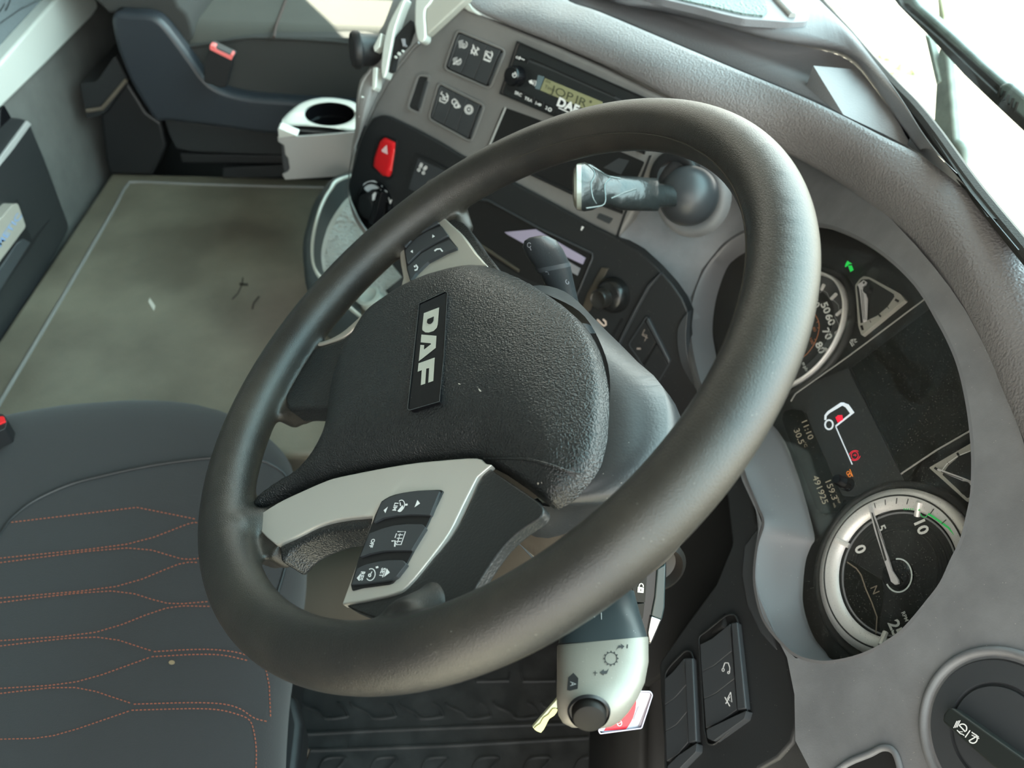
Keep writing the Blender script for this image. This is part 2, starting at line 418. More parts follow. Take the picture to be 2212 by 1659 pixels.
LCDT = mat('lcd_digits', (.32, .27, .20), .5, emit=.25)
LCD = mat('olive_lcd_glass', (.27, .27, .15), .3)
LCDD = mat('lcd_dark_digits', (.07, .075, .045), .4)
ORANGE = mat('rust_orange_thread', (.24, .060, .028), .8)
DIALF = mat('dial_face_black', (.014, .0145, .015), .55, speck=.4)
DIALR = mat('silver_dial_ring', (.80, .78, .78), .4, metal=.35)
DISPM = mat('display_glass_dark', (.007, .0072, .006), .35, speck=.4, spec=.15)
MESHM = mat('white_mesh_mat', (.34, .35, .32), .7, bump=1, scale=170, kind='cell', dist=.006)
GRILL = mat('teal_speaker_mesh', (.17, .23, .22), .6, bump=1, scale=330, kind='cell', dist=.002)
LILAC = mat('lilac_paper', (.38, .34, .47), .6)
YELLOW = mat('yellow_plastic_strip', (.50, .46, .18), .4)
SEALM = mat('black_rubber_seal', (.010, .010, .008), .6, bump=.8, scale=900)
WIPM = mat('dusty_wiper_rubber', (.10, .13, .12), .5, bump=.6, scale=500, var=.4, vscale=40)
GROUND = mat('pale_sandy_ground', (.33, .30, .24), 1, var=.25, vscale=1.2)
PAPER = mat('pale_paper', (.5, .46, .40), .8)
PINK = mat('faded_red_button', (.80, .16, .15), .4)
GLASS = glassmat('windscreen_glass', (.97, 1, .98))
LENS = glassmat('cluster_lens', (.99, .99, .98), refl=.03, dirt=.005)
CLEAR = glassmat('clear_film')

# ---------------------------------------------------------------- main planes
WN = A([-.5803, 0, .8144]); WP = PL(W0, WN)
CP = PL(D(1050, 150, .92), [-.661, -.701, .269])               # centre console face
CL = PL(D(1935, 1240, .58), [-.866, 0, .5])                    # instrument dials
def struct(o): o['kind'] = 'structure'; return o

# ================================================================= THE CAB
TZ = .36
struct(box('floor', (-.75, -.62, -.06), (.43, 1.78, -.02), MATM))
struct(box('ceiling', (-1.3, -.62, 1.78), (.45, 1.78, 1.82), LGREY))
struct(box('wall_rear', (-.74, -.62, -.02), (-.70, 1.78, 1.78), FABG))
struct(box('wall_front', (.40, -.62, -.02), (.43, 1.78, .74), DARK))
# passenger side wall with its window opening
bm = bmesh.new()
yl = 1.76
def q4(bm, pts): bm.faces.new([bm.verts.new(p) for p in pts])
win = [(-.635, 1.00), (.34, 1.00), (.34, 1.50), (-.635, 1.50)]
outw = [(-.75, -.02), (.42, -.02), (.42, 1.8), (-.75, 1.8)]
vo = [[bm.verts.new((x, yy, z_)) for x, z_ in outw] for yy in (yl, yl + .05)]
vi = [[bm.verts.new((x, yy, z_)) for x, z_ in win] for yy in (yl, yl + .05)]
for i in range(4):
    j = (i + 1) % 4
    bm.faces.new((vo[0][i], vo[0][j], vi[0][j], vi[0][i])); bm.faces.new((vo[1][j], vo[1][i], vi[1][i], vi[1][j])); bm.faces.new((vi[0][i], vi[0][j], vi[1][j], vi[1][i])); bm.faces.new((vo[0][j], vo[0][i], vo[1][i], vo[1][j]))
struct(ob('wall_left', bm, FABG))
struct(box('window_2', (min(w[0] for w in win), yl + .02, min(w[1] for w in win)), (max(w[0] for w in win), yl + .026, max(w[1] for w in win)), GLASS))
bm = bmesh.new()
dw = [(-.34, .10), (.34, .10), (.30, 1.60), (-.34, 1.60)]
vo = [[bm.verts.new((x, yy, z_)) for x, z_ in [(-.75, -.02), (.42, -.02), (.42, 1.8), (-.75, 1.8)]] for yy in (-.60, -.64)]
vi = [[bm.verts.new((x, yy, z_)) for x, z_ in dw] for yy in (-.60, -.64)]
for i in range(4):
    j = (i + 1) % 4
    bm.faces.new((vo[0][i], vo[0][j], vi[0][j], vi[0][i])); bm.faces.new((vo[1][j], vo[1][i], vi[1][i], vi[1][j])); bm.faces.new((vi[0][i], vi[0][j], vi[1][j], vi[1][i])); bm.faces.new((vo[0][j], vo[0][i], vo[1][i], vo[1][j]))
struct(ob('wall_right', bm, FABG))
# engine cover between the seats: vinyl-topped
tun = thing('engine_cover', 'raised grey brown vinyl engine cover between the two seats', 'floor cover', (-.2, .6, .0))
o = box('side_panel', (-.672, .30, -.02), (.30, .99, TZ - .012), WARM, tun)
bev(o, .02)
o = box('vinyl_top', (-.676, .29, TZ - .02), (.32, 1.0, TZ), FLOORM, tun, b=.008)
o = tube('welt', [ZP(TZ + .001).at(x, y) for x, y in cat(P2(-60, 972, 0, 870, 120, 668, 240, 462, 262, 420, 275, 400, 292, 393, 400, 397, 560, 402, 700, 405), 4)], .0028, mat('pale_vinyl_welt', (.17, .16, .15), .5), tun, 8)
# worn marks on the vinyl
mk = ZP(TZ)
ink('scuff_marks', onpl(mk, .0008), [('L', Z5(1675, 700, 1668, 750, 1640, 810, 1600, 850), 3), ('L', Z5(1650, 745, 1710, 750), 6), ('L', P2(560, 640, 548, 655, 545, 668), 4)], mat('dark_scuff', (.03, .025, .018), .6), tun)
o = box('passenger_floor', (-.698, 1.0, -.02), (.40, 1.755, .30), DARK); o['kind'] = 'structure'; o.name = 'floor_passenger_side'
sb = slab('paper_scrap', mk, Z5(1032, 838, 1070, 895, 1060, 928, 1022, 868), .0010, .0001, PAPER, label='tiny torn scrap of beige paper lying on the engine cover', category='paper scrap')

# rear: refrigerator drawer under the bunk, bunk bar
fr = thing('fridge_drawer', 'black drawer front with silver handle below the bunk', 'fridge', (-.69, .7, .45))
fx = XP(-.688)
slab('drawer_front', fx, P2(-420, 700, -420, 250, 0, 250, 62, 258, 100, 350, 152, 492, 100, 590, 0, 760, -140, 1000), .010, -.011, DARK, fr, b=.004, r=14)
slab('upper_lip', fx, Z1(0, 940, 40, 900, 100, 1005, 0, 1100), .014, .002, GLOSS, fr, b=.001)
slab('edge_strip', fx, Z1(0, 1350, 235, 1030, 270, 1060, 120, 1270, 0, 1420), .013, .009, LGREY, fr, b=.001)
slab('handle_recess', fx, Z5(0, 320, 120, 160, 220, 440, 345, 300, 200, 520, 0, 810, -300, 1200, -300, 700), .0104, .006, BLACK, fr)
slab('recess_tray', fx, Z5(0, 640, 120, 460, 160, 430, 215, 460, 0, 800, -200, 1100, -200, 950), .0115, .006, DARKW, fr, b=.002)
hd = slab('handle', fx, Z5(0, 300, 95, 190, 125, 190, 180, 350, 0, 590, -200, 860, -200, 560), .026, .010, SILVG, fr, b=.003, r=6)
ink('lettering', onpl(fx, .0264), glyphs('DOMETIC', (7, 517), (17, -25), (-15, -9), .01), mat('blue_grey_lettering', (.2, .3, .5), .5), hd)
bk = thing('bunk', 'bunk with grey mattress behind the seats', 'bunk', (-.69, 1., .6))
o = slab('front_rail', XP(-.68), P2(-120, 262, -120, 350, 0, 236, 100, 138, 200, 36, 212, 18, 210, 4, 200, -12, 130, -12, 0, 136), .006, -.03, MINT, bk, b=.004, label='pale silver front rail')
o = slab('mattress', XP(-.69), P2(-200, 330, 0, 130, 128, 0, 300, -175, 300, -700, -200, -700), -.004, -.35, mat('blue_grey_mattress', (.10, .12, .13), 1, bump=.8, scale=260, dist=.001), bk, b=.02)
ink('stitching', onpl(XP(-.69), -.003), [('L', Z1(0, 200, 200, 60), 2), ('L', Z1(0, 100, 40, 30, 50, 90, 90, 0), 2.5), ('L', Z1(200, 70, 330, 0), 1.5)], BLACK, bk)

# storage box beside the passenger seat
sbx = thing('storage_box', 'black lidded plastic storage box beside passenger seat base', 'storage box', (-.6, 1.0, TZ))
slab('body', YP(.985), Z1(850, 970, 880, 1200, 900, 1380, 930, 1490, 1300, 1500, 1420, 1250, 1380, 1050, 1250, 960, 1080, 690, 900, 940), .0, -.2, BLACK, sbx, b=.006)
slab('lid', YP(.985), Z1(680, 710, 730, 950, 740, 1010, 850, 990, 905, 950, 1095, 690, 980, 480, 820, 700), .012, -.2, DARK, sbx, b=.006, r=5)
tube('lid_seal', [YP(.97).at(x, y) for x, y in Z1(740, 945, 870, 925, 910, 880, 1080, 680)], .0035, mat('tan_seal', (.10, .08, .06), .7), sbx)

# ---------------------------------------------------------------- passenger seat
ps = thing('passenger_seat', 'grey fabric passenger seat with black plastic side shield', 'seat', (-.3, 1.2, .30))
o = box('cushion', (-.50, .985, .50), (.06, 1.50, .64), SEATF, ps, b=.045)
o.modifiers[0].segments = 6
slab('cushion_side', YP(.985), Z1(1560, 400, 1800, 375, 2050, 340, 2300, 320, 3100, 330, 3700, 420, 3700, 950, 3000, 860, 2000, 800, 1700, 640), .006, -.05, SEATD, ps, b=.005, smooth=30)
slab('side_shield', YP(.95), cat(Z1(950, 130, 1100, 118, 1290, 135, 1400, 210, 1520, 360, 1650, 540, 1760, 690, 1880, 770, 2050, 820, 2300, 850, 3100, 900, 3600, 950, 3600, 1160, 3000, 1180, 2300, 1150, 1850, 1090, 1450, 1040, 1350, 1050, 1270, 970, 1100, 680, 985, 380), 3, True), .0, -.035, NAVY, ps, b=.009, seg=4)
slab('pedestal', YP(.965), Z1(1400, 1020, 1900, 1080, 2600, 1150, 3500, 1150, 3500, 1420, 2450, 1400, 2400, 1330, 1640, 1300, 1500, 1270, 1440, 1150), -.004, -.3, DARK, ps, b=.006, r=6)
slab('seat_rail', YP(.975), Z1(1530, 1310, 2440, 1330, 3500, 1350, 3500, 1420, 2400, 1400, 1550, 1390), .0, -.02, BLACK, ps, b=.003)
slab('lower_rail', YP(.985), Z1(1900, 1430, 2450, 1410, 3500, 1420, 3500, 1500, 1900, 1520), .0, -.02, DARK, ps, b=.002)
slab('backrest', YP(.985), cat(P2(120, -500, 60, -160, 215, 10, 245, 30, 300, 30, 345, 40, 372, 68, 388, 94, 402, 97, 416, 76, 404, 30, 372, -20, 300, -300, 240, -500), 3, True), .0, -.5, SEATD, ps, b=.02, seg=4)
tube('piping', [ZP(.641).at(x, y) for x, y in cat(P2(592, 80, 597, 55, 612, 15, 640, -60), 4)], .0022, mat('brown_piping', (.05, .03, .025), .8), ps)
tube('seam', [YP(.978).at(x, y) for x, y in cat(P2(396, 103, 450, 95, 520, 84, 570, 82, 700, 88, 790, 97), 4)], .0022, SEATD, ps)
# two seat belt buckles
def buckle(lbl, fpl, body, button, mt, g):
    t = thing('seat_belt_buckle', lbl, 'seat belt buckle', fpl.at(*body[0], 0), g)
    slab('housing', fpl, body, .012, -.01, BLACK, t, b=.003, r=4)
    slab('release_button', fpl, button, .0135, .0, mt, t, b=.001, r=2)
buckle('black seat belt buckle with faded red button beside passenger seat', YP(.925), Z1(1790, 380, 2000, 480, 1930, 750, 1860, 750, 1740, 700, 1735, 560), Z1(1790, 385, 1830, 395, 1850, 425, 1960, 475, 1975, 455, 1990, 475, 1975, 515, 1790, 425), PINK, None)
buckle('seat belt buckle with red button at edge of driver seat', ZP(.50), P2(-60, 905, 5, 893, 16, 904, 12, 925, -60, 960), P2(-30, 901, 8, 899, 12, 910, -30, 928), RED, None)

# ---------------------------------------------------------------- driver seat
ds = thing('driver_seat', 'charcoal fabric driver seat with orange hexagon stitching', 'seat', (-.35, 0, .02))
SP = ZP(.445)
outl = cat(P2(-330, 1010, -150, 940, 0, 907, 120, 884, 230, 873, 330, 869, 430, 877, 520, 905, 590, 955, 628, 1005, 640, 1070, 640, 1180, 622, 1300, 600, 1430, 590, 1540, 584, 1659, 575, 1820, 470, 1950, -330, 2150), 4, True)
def seat_h(d, u, v):
    h = .028 * (1 - math.exp(-d / .022))
    far = max(0, (-u - .10)) / .15            # raised far bolster
    return h + .012 * min(1, far) * (1 - math.exp(-d / .03))
cush = pillow('cushion', SP, outl, 0, seat_h, .08, .012, FABB, ds, smooth=60)
bv = bvh_of(cush)
ins = cat(Y5(-330, 1200, -100, 760, 0, 610, 50, 540, 150, 462, 300, 392, 450, 350, 700, 298, 940, 268, 1100, 268, 1220, 300, 1300, 400, 1290, 700, 1240, 900, 1190, 1150, 1215, 1300, 1210, 1500, 1180, 1700, 1150, 1950, 300, 2300, -330, 2500), 4, True)
mp = onto(bv, .0015, SP)
bm = bmesh.new()
tube('panel_seam', [mp(x, y) for x, y in ins[:56]], .0016, BLACK, ds, 6)
def stitched(lines, mp, w=2.3, ln=5.2, gap=3.6):
    S = []
    for l in lines:
        p = resample(cat(l, 3) if len(l) > 3 else l, 400); s = np.r_[0, np.cumsum(np.linalg.norm(np.diff(A(p), axis=0), axis=1))]
        t = 0
        while t + ln < s[-1]:
            a = A([np.interp(t, s, A(p)[:, i]) for i in (0, 1)]); b = A([np.interp(t + ln, s, A(p)[:, i]) for i in (0, 1)])
            S.append(('L', [a, b], w)); t += ln + gap
    return S
ST = [P2(*f) for f in []]
def y5l(*f): ST.append(Y5(*f))
y5l(50, 557, 615, 490, 890, 545)
y5l(-200, 750, 0, 718, 570, 655, 840, 565, 890, 560); y5l(-200, 765, 0, 738, 570, 672, 810, 720, 900, 718); y5l(-200, 925, 0, 897, 520, 845, 800, 745, 900, 738)
y5l(-200, 950, 0, 917, 500, 865, 750, 920, 940, 912); y5l(-200, 1110, 0, 1088, 430, 1050, 745, 942, 950, 934)
y5l(-200, 1140, 0, 1112, 435, 1072, 690, 1137); y5l(690, 1137, 850, 1128, 960, 1128, 1060, 1140, 1110, 1155); y5l(-200, 1325, 0, 1302, 345, 1272, 680, 1160); y5l(680, 1160, 870, 1150, 1000, 1153, 1115, 1178)
y5l(-200, 1350, 0, 1325, 335, 1298, 600, 1373); y5l(600, 1373, 850, 1366, 1000, 1372, 1080, 1395, 1140, 1435, 1205, 1452); y5l(-200, 1545, 0, 1530, 240, 1514, 590, 1400); y5l(590, 1400, 850, 1393, 980, 1398, 1070, 1420, 1120, 1445, 1140, 1500, 1150, 1580, 1148, 1670)
y5l(1190, 1200, 1208, 1290, 1214, 1430)
sh = []
for l in ST: sh += stitched([l], mp)
ink('stitching', mp, sh, ORANGE, ds)
ink('crumb', mp, [('P', disc(371, 1431, 7, 5, 8))], mat('tan_crumb', (.2, .14, .08), .8), ds)
box('seat_base', (-.62, -.24, .12), (-.20, .24, .36), BLACK, ds, b=.02)
slab('front_trim', ZP(.36), P2(590, 1480, 640, 1500, 655, 1560, 640, 1700, 570, 1750, 560, 1600), .0, -.05, BLACK, ds, b=.008)

# ---------------------------------------------------------------- footwell mat
mt = thing('floor_mat', 'black rubber floor mat with S shaped ridges under the wheel', 'floor mat', (.05, .1, 0))
F0 = ZP(0)
box('mat_base', (-.24, -.14, -.018), (.34, .30, 0), MATM, mt, b=.004)
sh = []
def ridge(pts, r=.0022): return [F0.at(x, y) for x, y in pts]
bm = bmesh.new()
for i in range(9):                                    # first row of S ridges
    ox = 590 + (i - 0) * 308 - 308
    tube_bm([F0.at(x, y, .001) for x, y in cat(Y6(ox, 410, ox + 15, 435, ox + 60, 455, ox + 110, 480, ox + 150, 515, ox + 270, 505, ox + 290, 490, ox + 260, 440, ox + 220, 415), 3)], .0020, 6, bm)
    ox = 330 + i * 330
    tube_bm([F0.at(x, y, .001) for x, y in cat(Y6(ox, 900, ox + 50, 870, ox + 70, 810, ox + 110, 770, ox + 220, 765, ox + 210, 800, ox + 150, 860, ox + 120, 900), 3)], .0020, 6, bm)
    ox = 1390 + (i - 4) * 300
    tube_bm([F0.at(x, y, .001) for x, y in Y6(ox, 215, ox + 15, 275, ox + 220, 272, ox + 230, 215)], .0020, 6, bm)
for ln in (Y6(200, 720, 440, 718, 1200, 690, 2110, 640, 2600, 610), Y6(200, 620, 800, 590, 2000, 545, 2600, 520)):
    tube_bm([F0.at(x, y, .001) for x, y in ln], .0026, 6, bm)
ob('raised_ridges', bm, MATM, mt)
tube('seat_slide_rod', [D(x, y, d) for x, y, d in ((648, 1700, .80), (652, 1659, .82), (664, 1622, .84))], .004, CHROME, ds)
# brown-grey lower dash trim seen through the wheel
lt = thing('column_lower_panel', 'brown grey knee panel below the steering column', 'trim panel', D(1150, 1230, .62))
loft('panel', [[D(x, y, d) for x, y, d in c] for c in (
    [(600, 1180, 1.0), (760, 1170, .98), (1000, 1130, .9), (1120, 1085, .82), (1300, 1050, .78)],
    [(600, 1260, .98), (760, 1230, .95), (1000, 1200, .88), (1150, 1150, .80), (1330, 1090, .76)],
    [(600, 1350, .98), (780, 1330, .95), (1000, 1310, .88), (1190, 1230, .80), (1360, 1160, .76)],
    [(640, 1420, 1.02), (800, 1400, .99), (1010, 1380, .92), (1220, 1330, .84), (1400, 1220, .8)])], WARM, lt, thick=.01)
slab('duct', PL(D(1150, 1190, .66), CAM - D(1150, 1190, .66)), Y2(0, 290, 60, 330, 140, 405, 300, 330, 500, 200, 560, 90, 430, 110, 180, 180, 80, 240), .0, -.03, mat('brown_duct', (.07, .06, .048), .6, speck=.3), lt, b=.003)
tube('duct_seam', [D(x, y, .655) for x, y in Y2(5, 272, 75, 332, 145, 408)], .0008, BLACK, lt)

# ================================================================= THE DASHBOARD
db = thing('dashboard', 'grey moulded truck dashboard with padded roll along its top', 'dashboard', (.25, .4, .6))
def dC(x, y, h=0): return CP.at(x, y, h)
def dF(x, y, h=.035): return CL.at(x, y, h)
def mixp(x, y, t): return dC(x, y) * (1 - t) + dF(x, y) * t
# padded roll: (x, y, depth) lines from underside to top edge
low = [(1004, 4, .905), (1030, 26, .90), (1100, 57, .88), (1200, 97, .853), (1300, 141, .826), (1400, 190, .80), (1500, 240, .785), (1600, 290, .775), (1720, 344, .765), (1820, 403, .735), (1900, 468, .695), (1985, 555, .645), (2060, 655, .595), (2125, 770, .552), (2172, 880, .522), (2212, 980, .498), (2270, 1150, .465), (2320, 1350, .44)]
upp = [(1200, -40, .92), (1228, 0, .895), (1290, 22, .865), (1400, 68, .825), (1500, 110, .79), (1600, 152, .762), (1652, 173, .747), (1740, 210, .722), (1819, 247, .70), (1905, 291, .672), (1981, 328, .647), (2037, 367, .625), (2082, 403, .607), (2120, 432, .594), (2170, 470, .578), (2230, 520, .56), (2330, 610, .53), (2450, 740, .50)]
def lift(c, dd, f=lambda t: 1): return [D(x, y, d - dd * f(i / len(c))) for i, (x, y, d) in enumerate(c)]
L_ = resample(cat([D(*q) for q in low], 5), 60); U_ = resample(cat([D(*q) for q in upp], 5), 60)
rows = []
for t in np.linspace(-.42, 1.12, 24):
    row = []
    for i, (a, b) in enumerate(zip(L_, U_)):
        s = i / 59; tt = min(max(t, 0), 1)
        p = a * (1 - tt) + b * tt
        d = CAM - p; d /= np.linalg.norm(d)
        bul = (.021 - .004 * s) * math.sin(math.pi * min(max(t, -.05), 1.05)) ** .8 if 0 < t < 1 else 0
        if t < 0: p = p + (A([.20, .02, -.03]) * (-t)) 
        if t > 1: p = p + A([.16, .05, -.20]) * (t - 1)
        if s < .04: bul *= s / .04
        row.append(p + d * bul)
    rows.append(row)
loft('padded_roll', rows, PADM, db, rs=False, smooth=180)
# top tray behind the roll, in world heights
def zl(zz, pts): return [ZP(zz).at(x, y) for x, y in pts]
trim_top = [
    (.826, P2(1150, -60, 1228, -4, 1290, 18, 1400, 64, 1500, 106, 1652, 169, 1819, 243, 1981, 324, 2037, 363)),
    (.812, Z4(-1800, -450, -1300, -330, -600, -80, 0, 220, 400, 480, 700, 720, 1000, 1000, 1200, 1180, 1310, 1290)),
    (.818, Z4(-1600, -420, -1300, -250, -600, 150, 0, 400, 400, 480, 600, 620, 850, 800, 1080, 1060, 1290, 1270)),
    (.836, Z4(-1600, -120, -1300, 70, -600, 240, 0, 334, 350, 388, 620, 462, 780, 560, 960, 780, 1200, 1130)),
]
tr_in = [(.838, Z4(-1600, -150, -1322, -5, -900, 110, -400, 215, 0, 300, 300, 345, 560, 410, 760, 510, 900, 650, 1060, 880, 1200, 1080, 1320, 1260, 1420, 1350)),
         (.850, Z4(-1600, -280, -1280, -150, -900, 20, -400, 130, 0, 205, 300, 265, 540, 335, 700, 400, 850, 520, 1000, 680, 1160, 880, 1300, 1080, 1420, 1270)),
         (.853, Z4(-1500, -900, -700, -700, -100, -450, 230, -230, 460, 0, 600, 135, 760, 300, 900, 480, 1050, 680, 1200, 900, 1340, 1130, 1500, 1340, 1640, 1480)),
         (.80, Z4(-1400, -1000, -700, -760, -100, -500, 250, -240, 480, -10, 620, 125, 780, 290, 920, 470, 1070, 670, 1220, 890, 1360, 1120, 1520, 1330, 1660, 1470))]
TRAYM = mat('grey_tray_plastic', (.175, .173, .182), .45, bump=.4, scale=600, kind='cell', dist=.0006)
# tray bowl: edge of roll, floor, wall
up2 = P2(1150, -62, 1228, -2, 1290, 20, 1400, 66, 1500, 108, 1600, 150, 1740, 207, 1819, 244, 1905, 288, 1960, 316, 1990, 334)
fl = P2(1180, -70, 1290, -20, 1380, 10, 1480, 50, 1590, 95, 1680, 130, 1790, 180, 1860, 215, 1930, 255, 1968, 296, 1990, 330)
wl = P2(1200, -70, 1320, 3, 1420, 25, 1550, 55, 1652, 84, 1750, 103, 1810, 118, 1852, 145, 1890, 193, 1945, 270, 1988, 328)
loft('tray_floor', [zl(.80, [(x - 6, y + 16) for x, y in up2]), zl(.826, up2), zl(.812, fl), zl(.836, wl)], TRAYM, db, n=50)
loft('corner_panel', [zl(.800, P2(1950, 330, 1990, 360, 2040, 400, 2090, 440, 2160, 500, 2260, 600)), zl(.830, P2(1960, 312, 1990, 334, 2037, 372, 2085, 412, 2130, 445, 2230, 530)), zl(.846, P2(1975, 270, 2010, 318, 2040, 350, 2080, 395, 2115, 438, 2200, 540))], mat('blue_grey_corner_plastic', (.16, .17, .18), .45, bump=.3, scale=600), db, n=40)
loft('tray_rim', [zl(.834, wl), zl(.842, [(x + 3, y - 7) for x, y in wl])] + [zl(a, b) for a, b in tr_in[1:]], TRAYM, db, n=60)
bm = bmesh.new()
tv = [bm.verts.new(ZP(z_).at(x, y)) for z_, x, y in ((.836, 1757, 142), (.815, 1736, 200), (.830, 1822, 248), (.829, 1908, 289), (.829, 1972, 322), (.836, 1940, 262), (.836, 1892, 195), (.836, 1850, 150))]
bm.faces.new((tv[0], tv[1], tv[2])); bm.faces.new((tv[0], tv[2], tv[3], tv[6], tv[7])); bm.faces.new((tv[3], tv[4], tv[5], tv[6]))
ob('tray_step', bm, TRAYM, db, smooth=20)
# centre console face
CPO = P2(1000, 14, 1030, 30, 1100, 60, 1200, 100, 1300, 145, 1400, 194, 1500, 244, 1450, 345, 1405, 370, 1380, 440, 1335, 516, 1300, 700, 1100, 760, 900, 640, 800, 520, 772, 463, 757, 430, 752, 400, 757, 370, 765, 330, 790, 266, 815, 215, 844, 165, 889, 106, 920, 78)
slab('centre_console', CP, CPO, 0, -.02, GREY, db, b=.004)
# side of the console facing the passenger
ridge_ = [dC(x, y, -.001) for x, y in P2(1010, 0, 920, 76, 889, 104, 844, 163, 815, 213, 790, 264, 765, 328, 757, 368, 752, 400, 757, 432, 772, 465, 800, 505)]
sil = [D(x, y, .98) for x, y in P2(860, -30, 831, 48, 818, 71, 800, 142, 783, 165, 775, 182, 769, 223, 767, 278, 762, 304, 755, 360, 752, 385, 752, 420, 764, 470, 790, 510)]
loft('console_side', [ridge_, [D(*q) for q in [(940, -10, .96), (875, 62, .955), (855, 92, .95), (822, 152, .95), (795, 208, .95), (781, 262, .945), (764, 325, .94), (756, 366, .925), (751, 398, .91), (756, 432, .89), (770, 467, .87), (797, 508, .86)]], sil], GREY, db, n=50)
SD = PL(D(850, 120, .945), CAM - D(850, 120, .945)); SD = PL(SD.p, M @ A([-.35, .15, -.92]))
slab('air_vent_blade', SD, cat(Z2(1330, -20, 1285, 0, 1240, 80, 1180, 200, 1140, 350, 1115, 560, 1126, 660, 1145, 665, 1165, 620, 1190, 480, 1215, 350, 1240, 230, 1300, 60), 2, True), .012, -.004, MINT, db, b=.002)
slab('vent_trim', SD, cat(Z2(1420, -40, 1408, 0, 1402, 200, 1425, 335, 1455, 362, 1500, 325, 1490, 150, 1500, 70, 1560, -10), 2, True), .012, -.004, MINT, db, b=.003)
slab('upper_cover', SD, Z2(1560, -20, 1503, 60, 1495, 150, 1508, 300, 1640, 180, 1790, 40, 1870, -30), .010, -.004, mat('beige_grey_cover', (.33, .32, .28), .5), db, b=.002)
slab('end_cap', CP, Z2(1780, 35, 1800, 22, 1870, 30, 1900, 80, 1950, 130, 1860, 95), .004, -.004, MINT, db, b=.001)
slab('side_button', SD, Z2(1045, 572, 1088, 570, 1075, 745, 1050, 775, 1035, 760), .010, -.004, MINT, db, b=.0015)
slab('small_button', SD, Z2(1110, 280, 1125, 285, 1105, 400, 1060, 440, 1050, 400), .010, -.004, MINT, db, b=.001)
slab('side_pocket', SD, Z2(1370, 170, 1385, 240, 1340, 370, 1240, 470, 1215, 600, 1170, 620, 1210, 480, 1225, 330, 1300, 240), .008, -.001, VOID, db)
for i, (x, y, r) in enumerate(((1250, 490, 13), (1278, 462, 17), (1310, 440, 12), (965, 830, 12), (945, 1000, 12))):
    q = Z2(x, y)[0]; lathe('indicator_stud', [(0, .004), (r / 3.95 * .00045, .003), (r / 3.95 * .0005, 0)], SD.at(q[0], q[1], .010), SD.n, MINT, db, 10)
slab('vent_slot', SD, Z2(1290, 330, 1320, 330, 1325, 390, 1305, 395), .0095, .004, GREYM, db)
lathe('end_knob', [(0, .021), (.020, .021), (.0225, .018), (.0225, .012), (.019, .008), (.018, -.02)], D(796, 108, .965), M @ A([-.80, .12, -.28]), BLACK, db, 32)
tube('side_trim_line', [D(x, y, .972) for x, y in cat(P2(803, 150, 790, 168, 781, 188, 776, 225, 774, 280), 4)], .0022, LGREY, db)
tube('ridge_highlight', [dC(x, y, -.001) for x, y in cat(P2(905, 92, 886, 112, 842, 170, 812, 222, 790, 270), 4)], .002, GREY, db)
slab('console_seam', CP, Z7b(640, 535, 660, 535, 590, 720, 440, 1040, 370, 1245, 350, 1240, 420, 1040, 570, 715), .0006, -.001, DARK, db)
# bays as flat plates, their inner shade put into the black colour
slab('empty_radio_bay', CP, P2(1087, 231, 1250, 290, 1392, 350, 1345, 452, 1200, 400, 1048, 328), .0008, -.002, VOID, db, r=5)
tube('bay_edge', [dC(x, y, .001) for x, y in P2(1092, 232, 1055, 320)], .0016, LGREY, db)
tube('bay_ledge', [dC(x, y, .001) for x, y in P2(1048, 331, 1157, 380, 1233, 416, 1345, 459)], .002, BLACK, db)
slab('bay_shelf', CP, Z7b(380, 560, 470, 580, 400, 700, 250, 640), .0012, 0, DARKW, db)
slab('latch_slot', CP, Z7b(215, 1030, 330, 1075, 300, 1120, 190, 1070), .0012, -.002, DARKW, db, r=3)
# lower dark trim panel with the pocket
LT = cat(P2(752, 400, 765, 354, 780, 300, 800, 262, 812, 253, 826, 249, 840, 252), 3) + P2(894, 278, 945, 306, 996, 337, 1060, 368, 1114, 398, 1203, 446, 1266, 481, 1337, 517, 1380, 542, 1418, 577, 1450, 612, 1473, 645, 1486, 674, 1482, 709, 1486, 760, 1515, 832, 1520, 900, 1400, 950, 1200, 900, 1000, 700, 900, 640, 800, 515, 772, 466, 757, 432)
slab('lower_console_trim', CP, LT, .006, -.01, DARK, db, b=.002)
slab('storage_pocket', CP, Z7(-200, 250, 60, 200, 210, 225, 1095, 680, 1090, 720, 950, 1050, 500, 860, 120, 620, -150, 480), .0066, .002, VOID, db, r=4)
tube('pocket_edge', [dC(x, y, .007) for x, y in Z7(30, 190, 210, 205, 640, 440, 1105, 660, 1105, 700, 955, 1060)], .0014, DARKW, db)
tube('pocket_lower_lip', [dC(x, y, .0075) for x, y in Z7(-20, 470, 120, 570, 300, 690, 480, 810)], .0022, WARM, db)
for q in (Z6(1690, 440, 1740, 350, 1750, 365, 1710, 450),): slab('pocket_catch', CP, q, .008, .004, WARM, db)
slab('raised_edge', CP, B6(0, 1080, 250, 570, 430, 240, 605, 65, 612, 80, 445, 285, 270, 600, 10, 1120), .011, .002, DARKW, db, b=.001)
slab('trim_divider', CP, Z7(1350, 1220, 1365, 1225, 1265, 1400, 1250, 1395), .0072, .002, BLACK, db)
slab('curved_relief', CP, cat(B6(975, 620, 900, 720, 850, 850, 850, 1050, 890, 1280, 960, 1440, 1080, 1620, 1180, 1640, 1040, 1380, 980, 1150, 965, 900, 990, 620), 2, True), .010, .0, DARKW, db, b=.003)
ink('small_icon', onpl(CP, .0066), [('L', Z7(1010, 465, 1020, 430), 3), ('L', Z7(1018, 450, 1030, 435), 3)], WHITE, db)

